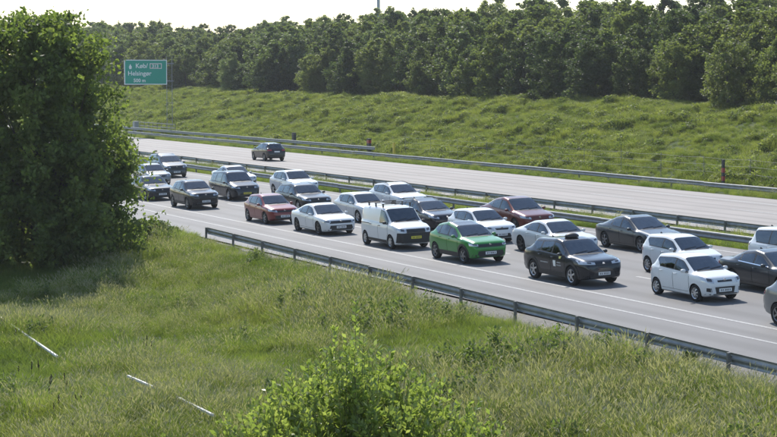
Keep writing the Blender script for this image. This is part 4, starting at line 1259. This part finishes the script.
def scatter(name, label, P, rot, scl, idx, coll):
    me = bpy.data.meshes.new(name)
    me.vertices.add(len(P)); me.vertices.foreach_set('co', np.ascontiguousarray(P, dtype=np.float32).ravel())
    a = me.attributes.new('rot', 'FLOAT_VECTOR', 'POINT'); a.data.foreach_set('vector', np.ascontiguousarray(rot, dtype=np.float32).ravel())
    a = me.attributes.new('scl', 'FLOAT_VECTOR', 'POINT'); a.data.foreach_set('vector', np.ascontiguousarray(scl, dtype=np.float32).ravel())
    a = me.attributes.new('idx', 'INT', 'POINT'); a.data.foreach_set('value', np.ascontiguousarray(idx, dtype=np.int32))
    o = obj(name, me); tag(o, label, None, None, 'stuff')
    ng = bpy.data.node_groups.new(name, 'GeometryNodeTree')
    ng.interface.new_socket('Geometry', in_out='INPUT', socket_type='NodeSocketGeometry')
    ng.interface.new_socket('Geometry', in_out='OUTPUT', socket_type='NodeSocketGeometry')
    gi, go = ng.nodes.new('NodeGroupInput'), ng.nodes.new('NodeGroupOutput')
    ci = ng.nodes.new('GeometryNodeCollectionInfo'); ci.inputs['Collection'].default_value = coll
    ci.inputs['Separate Children'].default_value = True; ci.inputs['Reset Children'].default_value = True
    ip = ng.nodes.new('GeometryNodeInstanceOnPoints'); ip.inputs['Pick Instance'].default_value = True
    def attr(nm, tp):
        n = ng.nodes.new('GeometryNodeInputNamedAttribute'); n.data_type = tp; n.inputs['Name'].default_value = nm
        return n.outputs['Attribute']
    ng.links.new(gi.outputs[0], ip.inputs['Points']); ng.links.new(ci.outputs[0], ip.inputs['Instance'])
    ng.links.new(attr('idx', 'INT'), ip.inputs['Instance Index'])
    er = ng.nodes.new('FunctionNodeEulerToRotation'); ng.links.new(attr('rot', 'FLOAT_VECTOR'), er.inputs[0]); ng.links.new(er.outputs[0], ip.inputs['Rotation'])
    ng.links.new(attr('scl', 'FLOAT_VECTOR'), ip.inputs['Scale'])
    ng.links.new(ip.outputs[0], go.inputs[0])
    o.modifiers.new('scatter', 'NODES').node_group = ng
    return o
GRASS = leafy('meadow_grass', [(0.066, 0.1, 0.02), (0.106, 0.145, 0.028), (0.142, 0.172, 0.04), (0.18, 0.195, 0.062)], nscale=.2, trans=.5, rand=.35)
STRAW = leafy('grass_seedheads', [(0.2, 0.19, 0.11), (0.28, 0.26, 0.17)], nscale=.5, trans=.3, rand=.3)
BANKG = leafy('bank_herbs', [(0.072, 0.098, 0.02), (0.125, 0.152, 0.03), (0.175, 0.192, 0.05)], nscale=.4, trans=.5, rand=.6)
r = np.random.default_rng(21)
mt = []
for k, (n, rad, h0, h1, lean, wid, sd) in enumerate([(150, .32, .3, .65, .6, .009, .0), (150, .32, .35, .75, .7, .008, .12), (140, .34, .3, .6, .8, .009, .0), (120, .32, .45, .95, .55, .008, .6), (140, .3, .25, .5, .8, .010, .0), (120, .32, .4, .85, .75, .008, .2)]):
    V, ix = tuft(r, n, rad, h0, h1, lean, wid, sd); mt.append(np_mesh('meadow_tuft', V, 4, [GRASS, STRAW], ix))
# leafy upright weed
for k in range(2):
    P, N = [], []
    for st in range(7):
        bx, by = r.normal(size=2) * .1; h = r.uniform(.5, .95)
        for q in range(26):
            t = r.random(); P.append((bx * (1 + t) + r.normal() * .04, by * (1 + t) + r.normal() * .04, t * h)); N.append(unit(r.normal(size=3) + np.array([0, 0, .5])))
    P, N = np.array(P), np.array(N)
    mt.append(np_mesh('meadow_weed', leaf_quads(P, N, r.uniform(.03, .06, len(P)), r, 2.4), 4, SHRUB_L))
MEADOW = src('meadow_source', mt)
def scatter_rot(n): return np.stack([r.normal(size=n) * .12, r.normal(size=n) * .12, r.random(n) * 6.28], 1)
# points over the meadow, thinning out with distance
n = 90000
X = r.uniform(-190, -14, n); Y = r.uniform(-6, 29.6, n)
rr = np.hypot(X, Y); be = np.degrees(np.arctan2(Y, -X))
dens = np.where(rr < 62, 1.0, np.where(rr < 95, .75, .35))
edge = np.clip(27.95 + (-X - 36) / 45 * 1.2, 27.3, 29.6) + (vnoise(X, Y, 1.3, 35) - .5) * .5
keep = (Y < edge) & (rr > 27) & (be > 8) & (be < 43) & (r.random(n) < dens)
X, Y = X[keep], Y[keep]
n = len(X)
hn = vnoise(X, Y, 5.0, 31)
s = (.55 + .85 * hn) * r.uniform(.75, 1.2, n) * np.where(Y > edge[keep] - .9, .6, 1.0)
pt = vnoise(X, Y, 8.0, 36) * .6 + vnoise(X, Y, 2.2, 37) * .4
ix = np.where(pt + r.normal(size=n) * .1 > .53, r.choice([1, 3, 5], n), r.choice([0, 2, 4], n))
wp = vnoise(X, Y, 3.0, 33)
ix = np.where((wp > .74) & (r.random(n) < .1), r.integers(6, 8, n), ix)
scatter('meadow_grass', 'tall uneven meadow grass in front of the guard rail', np.stack([X, Y, ground_z(X, Y)], 1), scatter_rot(n), np.stack([s * 1.05, s * 1.05, s], 1), ix, MEADOW)
print('meadow', n)
# verge and median grass
P_, S_ = [], []
for y0, y1, x0, x1, d, sc in ((47.3, 51.1, -330, -30, 5, .62), (68.3, 71.3, -330, -60, 4, .6), (28.9, 29.7, -120, -60, 3, .3)):
    n = int((y1 - y0) * (x1 - x0) * d)
    X, Y = r.uniform(x0, x1, n), r.uniform(y0, y1, n)
    be = np.degrees(np.arctan2(Y, -X)); k = (be > 9) & (be < 42)
    X, Y = X[k], Y[k]
    P_.append(np.stack([X, Y, ground_z(X, Y)], 1)); S_.append(sc * r.uniform(.6, 1.25, len(X)))
P_, S_ = np.concatenate(P_), np.concatenate(S_)
scatter('verge_grass', 'grass in the median and along the rails', P_, scatter_rot(len(P_)), np.stack([S_ * 1.3, S_ * 1.3, S_], 1), r.integers(0, 6, len(P_)), MEADOW)
# rough herbs on the bank: mounds and tufts
bt = []
for k in range(5):
    P, N = [], []
    m = 520
    d = unit(r.normal(size=(m, 3))); d[:, 2] = np.abs(d[:, 2])
    P = d * (r.random((m, 1)) ** .3) * np.array([.55, .55, .5 + .1 * k]); N = unit(d + r.normal(size=(m, 3)) * .6)
    bt.append(np_mesh('herb_mound', leaf_quads(P, N, r.uniform(.04, .085, m), r, 3.2), 4, BANKG))
for k in range(4):
    V, ix = tuft(r, 150, .45, .35, .95, .75, .018, .12 * (k % 2)); bt.append(np_mesh('herb_tuft', V, 4, [BANKG, STRAW], ix))
BANK = src('bank_source', bt)
n = 52000
X = r.uniform(-420, -70, n); Y = r.uniform(70.8, 94, n)
be = np.degrees(np.arctan2(Y, -X)); k = (be > 10) & (be < 43) & (r.random(n) < np.clip(210 / np.hypot(X, Y), .35, 1))
X, Y = X[k], Y[k]; n = len(X)
cl = vnoise(X, Y, 1.5, 41) * .65 + vnoise(X, Y, 6.5, 42) * .35
s = (.4 + .75 * np.clip((cl - .3) * 2.2, 0, 1)) * r.uniform(.7, 1.2, n) * np.clip((Y - 69.5) / 3, .5, 1)
ix = np.where((cl > .52) & (r.random(n) < .28), r.integers(0, 5, n), r.integers(5, 9, n))
scatter('bank_herbs', 'rough grass and herbs covering the far bank', np.stack([X, Y, ground_z(X, Y) - .03], 1), scatter_rot(n), np.stack([s, s, s * .95], 1), ix, BANK)
print('bank', n)
# dark dock seedheads standing in the meadow
b = MB()
for cxp, cyp, m in ((60, 395, 9), (68, 418, 7), (150, 345, 5), (18, 335, 6), (340, 320, 5), (500, 425, 5), (40, 370, 4), (590, 405, 3)):
    for q in range(m):
        gp = ground_pt(cxp + r.normal() * 9, cyp + r.normal() * 7, -.9)
        z = float(ground_z(gp.x, gp.y)); h = r.uniform(.55, .8)
        lx, ly = r.normal(size=2) * .05
        b.tube([(gp.x, gp.y, z), (gp.x + lx, gp.y + ly, z + h * .6), (gp.x + lx * 1.5, gp.y + ly * 1.5, z + h)], .004, 4)
        for w in range(4):
            t = .76 + .065 * w
            c = Vector((gp.x + lx * (1 + t - .6), gp.y + ly * (1 + t - .6), z + h * t)); k2 = .024 * (1.15 - .12 * w)
            b.tube([c - Vector((0, 0, .035)), c, c + Vector((0, 0, .035))], [k2 * .3, k2, k2 * .3], 5)
o = b.build('dock_seedheads', pbr('dock_brown', (0.05, 0.032, 0.022), .9)); tag(o, 'dark brown dock seedheads in the meadow', None, None, 'stuff')

# white strips lying in the grass
WS = pbr('weathered_white', (0.6, 0.58, 0.54), .8, noise=.25, nscale=7)
for a, bq, lab in (((-8, 321), (57, 355), 'long pale strip lying in the grass at the left edge'), ((128, 390), (155, 405), 'short pale strip in the grass below the long one'), ((179, 417), (213, 433), 'pale strip in the grass nearest the young shrub')):
    p, q = ground_pt(*a, -.95), ground_pt(*bq, -.95)
    b = MB()
    m = max(2, int((q - p).length / 1.0)); pts = []
    for k in range(m + 1):
        c = p.lerp(q, k / m); za, zq = float(ground_z(p.x, p.y)), float(ground_z(q.x, q.y)); pts.append((c.x, c.y, za + (zq - za) * k / m + (.62 if a[0] < 0 else .5)))
    d = (q - p).normalized(); pv = Vector((-d.y, d.x, 0)) * .032
    V = []
    for c in pts:
        c = Vector(c)
        V += [c - pv - Vector((0, 0, .03)), c + pv - Vector((0, 0, .03)), c + pv + Vector((0, 0, .03)), c - pv + Vector((0, 0, .03))]
    fs = [(0, 1, 2, 3), tuple(4 * m + k for k in (3, 2, 1, 0))]
    for k in range(m):
        for i in range(4): fs.append((4 * k + i, 4 * k + (i + 1) % 4, 4 * k + 4 + (i + 1) % 4, 4 * k + 4 + i))
    b.add(V, fs); tag(b.build('pale_strip', WS), lab, 'strip')

# ------------------------------------------------------------------ sign, fence and posts on the far side
SIGN_G = pbr('sign_green', (0.0, 0.29, 0.21), .45)
SIGN_W = pbr('sign_white', (0.75, 0.76, 0.76), .5)
SIGN_R = pbr('sign_red_edge', (0.45, 0.12, 0.1), .5)
def text_mesh(txt, size):
    cu = bpy.data.curves.new('t', 'FONT'); cu.body = txt; cu.size = size; cu.extrude = .004; cu.resolution_u = 3; cu.offset = .012
    o = bpy.data.objects.new('t', cu); COL.objects.link(o)
    dg = bpy.context.evaluated_depsgraph_get(); dg.update()
    me = bpy.data.meshes.new_from_object(o.evaluated_get(dg))
    bpy.data.objects.remove(o)
    return me
def frame_box(b, w, h, t, d):
    b.box((0, 0, h / 2 - t / 2), (d, w, t)); b.box((0, 0, -h / 2 + t / 2), (d, w, t))
    b.box((0, w / 2 - t / 2, 0), (d, t, h - 2 * t)); b.box((0, -w / 2 + t / 2, 0), (d, t, h - 2 * t))
def motorway_sign():
    Yp = 73.4; Xp = x_at(170, Yp); gz = float(ground_z(Xp, Yp))
    root = obj('motorway_sign', None, loc=(Xp, Yp, gz)); tag(root, 'green motorway sign with white lettering, cantilevered from a slim lattice mast', 'road sign')
    dpt = math.hypot(Xp, Yp) * math.cos(R(bearing(170) - TH))
    zt, zb = CH - (60 - YH) / F * dpt - gz, CH - (84.5 - YH) / F * dpt - gz
    # panel spans from the mast towards the road, faces +X
    yl, yr = -Xp * math.tan(R(bearing(124.5))) - Yp, -Xp * math.tan(R(bearing(167))) - Yp
    w, h = yr - yl, zt - zb
    P = obj('panel', None, root) if False else None
    b = MB(); b.box((0, 0, 0), (.06, w - .12, h - .12))
    pn = b.build('panel', SIGN_G, root, loc=(.25, (yl + yr) / 2, (zt + zb) / 2))
    b = MB(); frame_box(b, w, h, .1, .08); b.build('border', SIGN_W, pn)
    rot = (math.pi / 2, 0, math.pi / 2)
    def txt(t, y, z, size):
        me = text_mesh(t, size); me.materials.append(SIGN_W); obj('lettering', me, pn, loc=(.036, y, z), rot=rot)
    txt('K\u00f8b/', -w * .24, h * .17, .8)
    txt('Helsing\u00f8r', -w * .42, -h * .13, .78)
    txt('500 m', -w * .29, -h * .40, .62)
    b = MB(); frame_box(b, 1.55, .66, .07, .012); b.build('number_frame', SIGN_W, pn, loc=(.04, w * .235, h * .25))
    b = MB(); frame_box(b, 1.41, .52, .03, .010); b.build('number_frame_edge', SIGN_R, pn, loc=(.04, w * .235, h * .25))
    txt('313', w * .235 - .5, h * .25 - .21, .58)
    # interchange symbol: a small arrowhead on a stem
    b = MB(); b.add([(0, -.22, 0), (0, .22, 0), (0, 0, .42), (.012, -.22, 0), (.012, .22, 0), (.012, 0, .42)], [(3, 4, 5), (0, 2, 1), (0, 1, 4, 3), (1, 2, 5, 4), (2, 0, 3, 5)])
    b.box((.006, 0, -.1), (.012, .3, .2)); b.build('arrow', SIGN_W, pn, loc=(.034, -w * .36, h * .19))
    # lattice mast and arms
    b = MB()
    for dy in (-.35, .35): b.box((0, dy, (zt + .4) / 2 - .4), (.06, .06, zt + 1.2))
    b.build('mast', STEEL, root)
    b = MB()
    k = .3
    while k < zt - .7:
        b.tube([(0, -.33, k), (0, .33, k + .7)], .01, 5); b.tube([(0, -.33, k + .7), (0, .33, k + .7)], .018, 5); k += .7
    b.build('lattice', STEEL, root)
    for zz in (zb + .45, zt - .45):
        b = MB(); b.box((.12, (yl + .55) / 2, zz), (.1, .55 - yl, .12)); b.build('arm', STEEL, root)
motorway_sign()

# cabinet and railing at the foot of the sign
Yp = 72.4
Xc = x_at(136, Yp); gz = float(ground_z(Xc, Yp))
b = MB(); b.box((0, 0, .75), (1.0, .55, 1.3)); b.box((0, 0, 1.43), (1.1, .65, .06))
root = obj('switch_cabinet', None, loc=(Xc, Yp, gz)); tag(root, 'grey switch cabinet left of the sign mast, behind the far rail', 'cabinet')
cab = b.build('housing', pbr('cabinet_grey', (.3, .31, .31), .6, noise=.1), root)
b = MB(); b.box((.005, -.285, .76), (.86, .02, 1.14)); b.build('door', pbr('cabinet_door', (.34, .35, .35), .55), root)
x0, x1 = x_at(140, Yp), x_at(175, Yp)
root = obj('railing', None, loc=(x0, Yp, float(ground_z(x0, Yp)))); tag(root, 'low steel railing of three bars below the green sign', 'railing')
for z in (.5, .95, 1.4):
    b = MB(); b.box(((x1 - x0) / 2, 0, z), (x1 - x0, .05, .09)); b.build('rail_bar', STEEL, root)
for k in range(9):
    b = MB(); b.box(((x1 - x0) * k / 8, .06, .65), (.07, .06, 1.7)); b.build('post', STEEL_D, root)

# wire fence at the foot of the bank
Yf = 72.6
root = obj('wire_fence', None, loc=(0, Yf, 0)); tag(root, 'thin wire fence along the foot of the far bank', 'fence')
WIRE = pbr('fence_wire', (.25, .25, .24), .5, .5)
fx0, fx1 = x_at(405, Yf), x_at(800, Yf)
n = int((fx1 - fx0) / 5)
px_ = [fx0 + (fx1 - fx0) * k / n for k in range(n + 1)]
for zz in (.75, 1.25, 1.7):
    b = MB(); b.tube([(x, 0, float(ground_z(x, Yf)) + zz - (.06 if i % 2 else 0)) for i, x in enumerate(np.linspace(fx0, fx1, 2 * n + 1))], .006, 4); b.build('wire', WIRE, root)
for x in px_:
    b = MB(); b.tube([(x, .02, float(ground_z(x, Yf)) - .3), (x + random.uniform(-.05, .05), .02, float(ground_z(x, Yf)) + 1.8)], .018, 5); b.build('post', STEEL_D, root)
# marker posts
DARKP = pbr('dark_post', (.03, .03, .03), .6); REDP = pbr('red_reflector', (.3, .03, .03), .4); YELP = pbr('yellow_marker', (.6, .45, .04), .5)
def marker(px, D, h, w, label, bands):
    X = x_at(px, D); gz = float(ground_z(X, D))
    root = obj('marker_post', None, loc=(X, D, gz)); tag(root, label, 'marker post')
    b = MB(); b.box((0, 0, h / 2 - .1), (w, w * .7, h + .2)); b.build('post', DARKP, root)
    for z0, z1, m in bands:
        b = MB(); b.box((0, 0, (z0 + z1) / 2), (w + .02, w * .7 + .02, z1 - z0)); b.build('reflector', m, root)
marker(723.5, 71.4, 1.95, .2, 'tall dark post with red bands by the far rail, right side', [(.55, .85, REDP), (1.1, 1.4, REDP)])
marker(294, 72.2, 1.5, .45, 'dark stubby box post above the far rail, near the black suv', [(1.3, 1.35, STEEL_D)])
marker(369, 72.2, 1.45, .42, 'dark stubby post with red top above the far rail', [(1.0, 1.3, REDP)])
marker(394, 70.8, 1.5, .22, 'yellow marker at the end of the second far guard rail', [(.35, 1.5, YELP)])
# mast above the wood
D = 150; X = x_at(378.5, D); gz = float(ground_z(X, D))
zt = CH + (YH + 6) / F * math.hypot(X, D)
root = obj('mast', None, loc=(X, D, gz)); tag(root, 'slim pale mast rising above the wood against the sky', 'mast')
b = MB(); b.tube([(0, 0, -.5), (0, 0, zt - gz)], [.4, .3], 10); b.build('pole', pbr('mast_paint', (.35, .4, .45), .5), root, smooth=True)
b = MB(); b.tube([(0, 0, (zt - gz) * .6), (0, 0, (zt - gz) * .6 + .3)], .5, 10); b.build('collar', STEEL_D, root)

# ------------------------------------------------------------------ summer haze
hz_ = MB(); hz_.box((-600, 150, 18.5), (1960, 1100, 43))
hm = bpy.data.materials.new('haze'); hm.use_nodes = True
ht = hm.node_tree; ht.nodes.remove(ht.nodes['Principled BSDF'])
pv = ht.nodes.new('ShaderNodeVolumePrincipled'); pv.inputs['Color'].default_value = (.92, .95, 1, 1); pv.inputs['Density'].default_value = 0.00016; pv.inputs['Anisotropy'].default_value = .3
ht.links.new(pv.outputs[0], ht.nodes['Material Output'].inputs['Volume'])
tag(hz_.build('haze', hm), 'thin summer haze over the whole place', None, None, 'stuff')
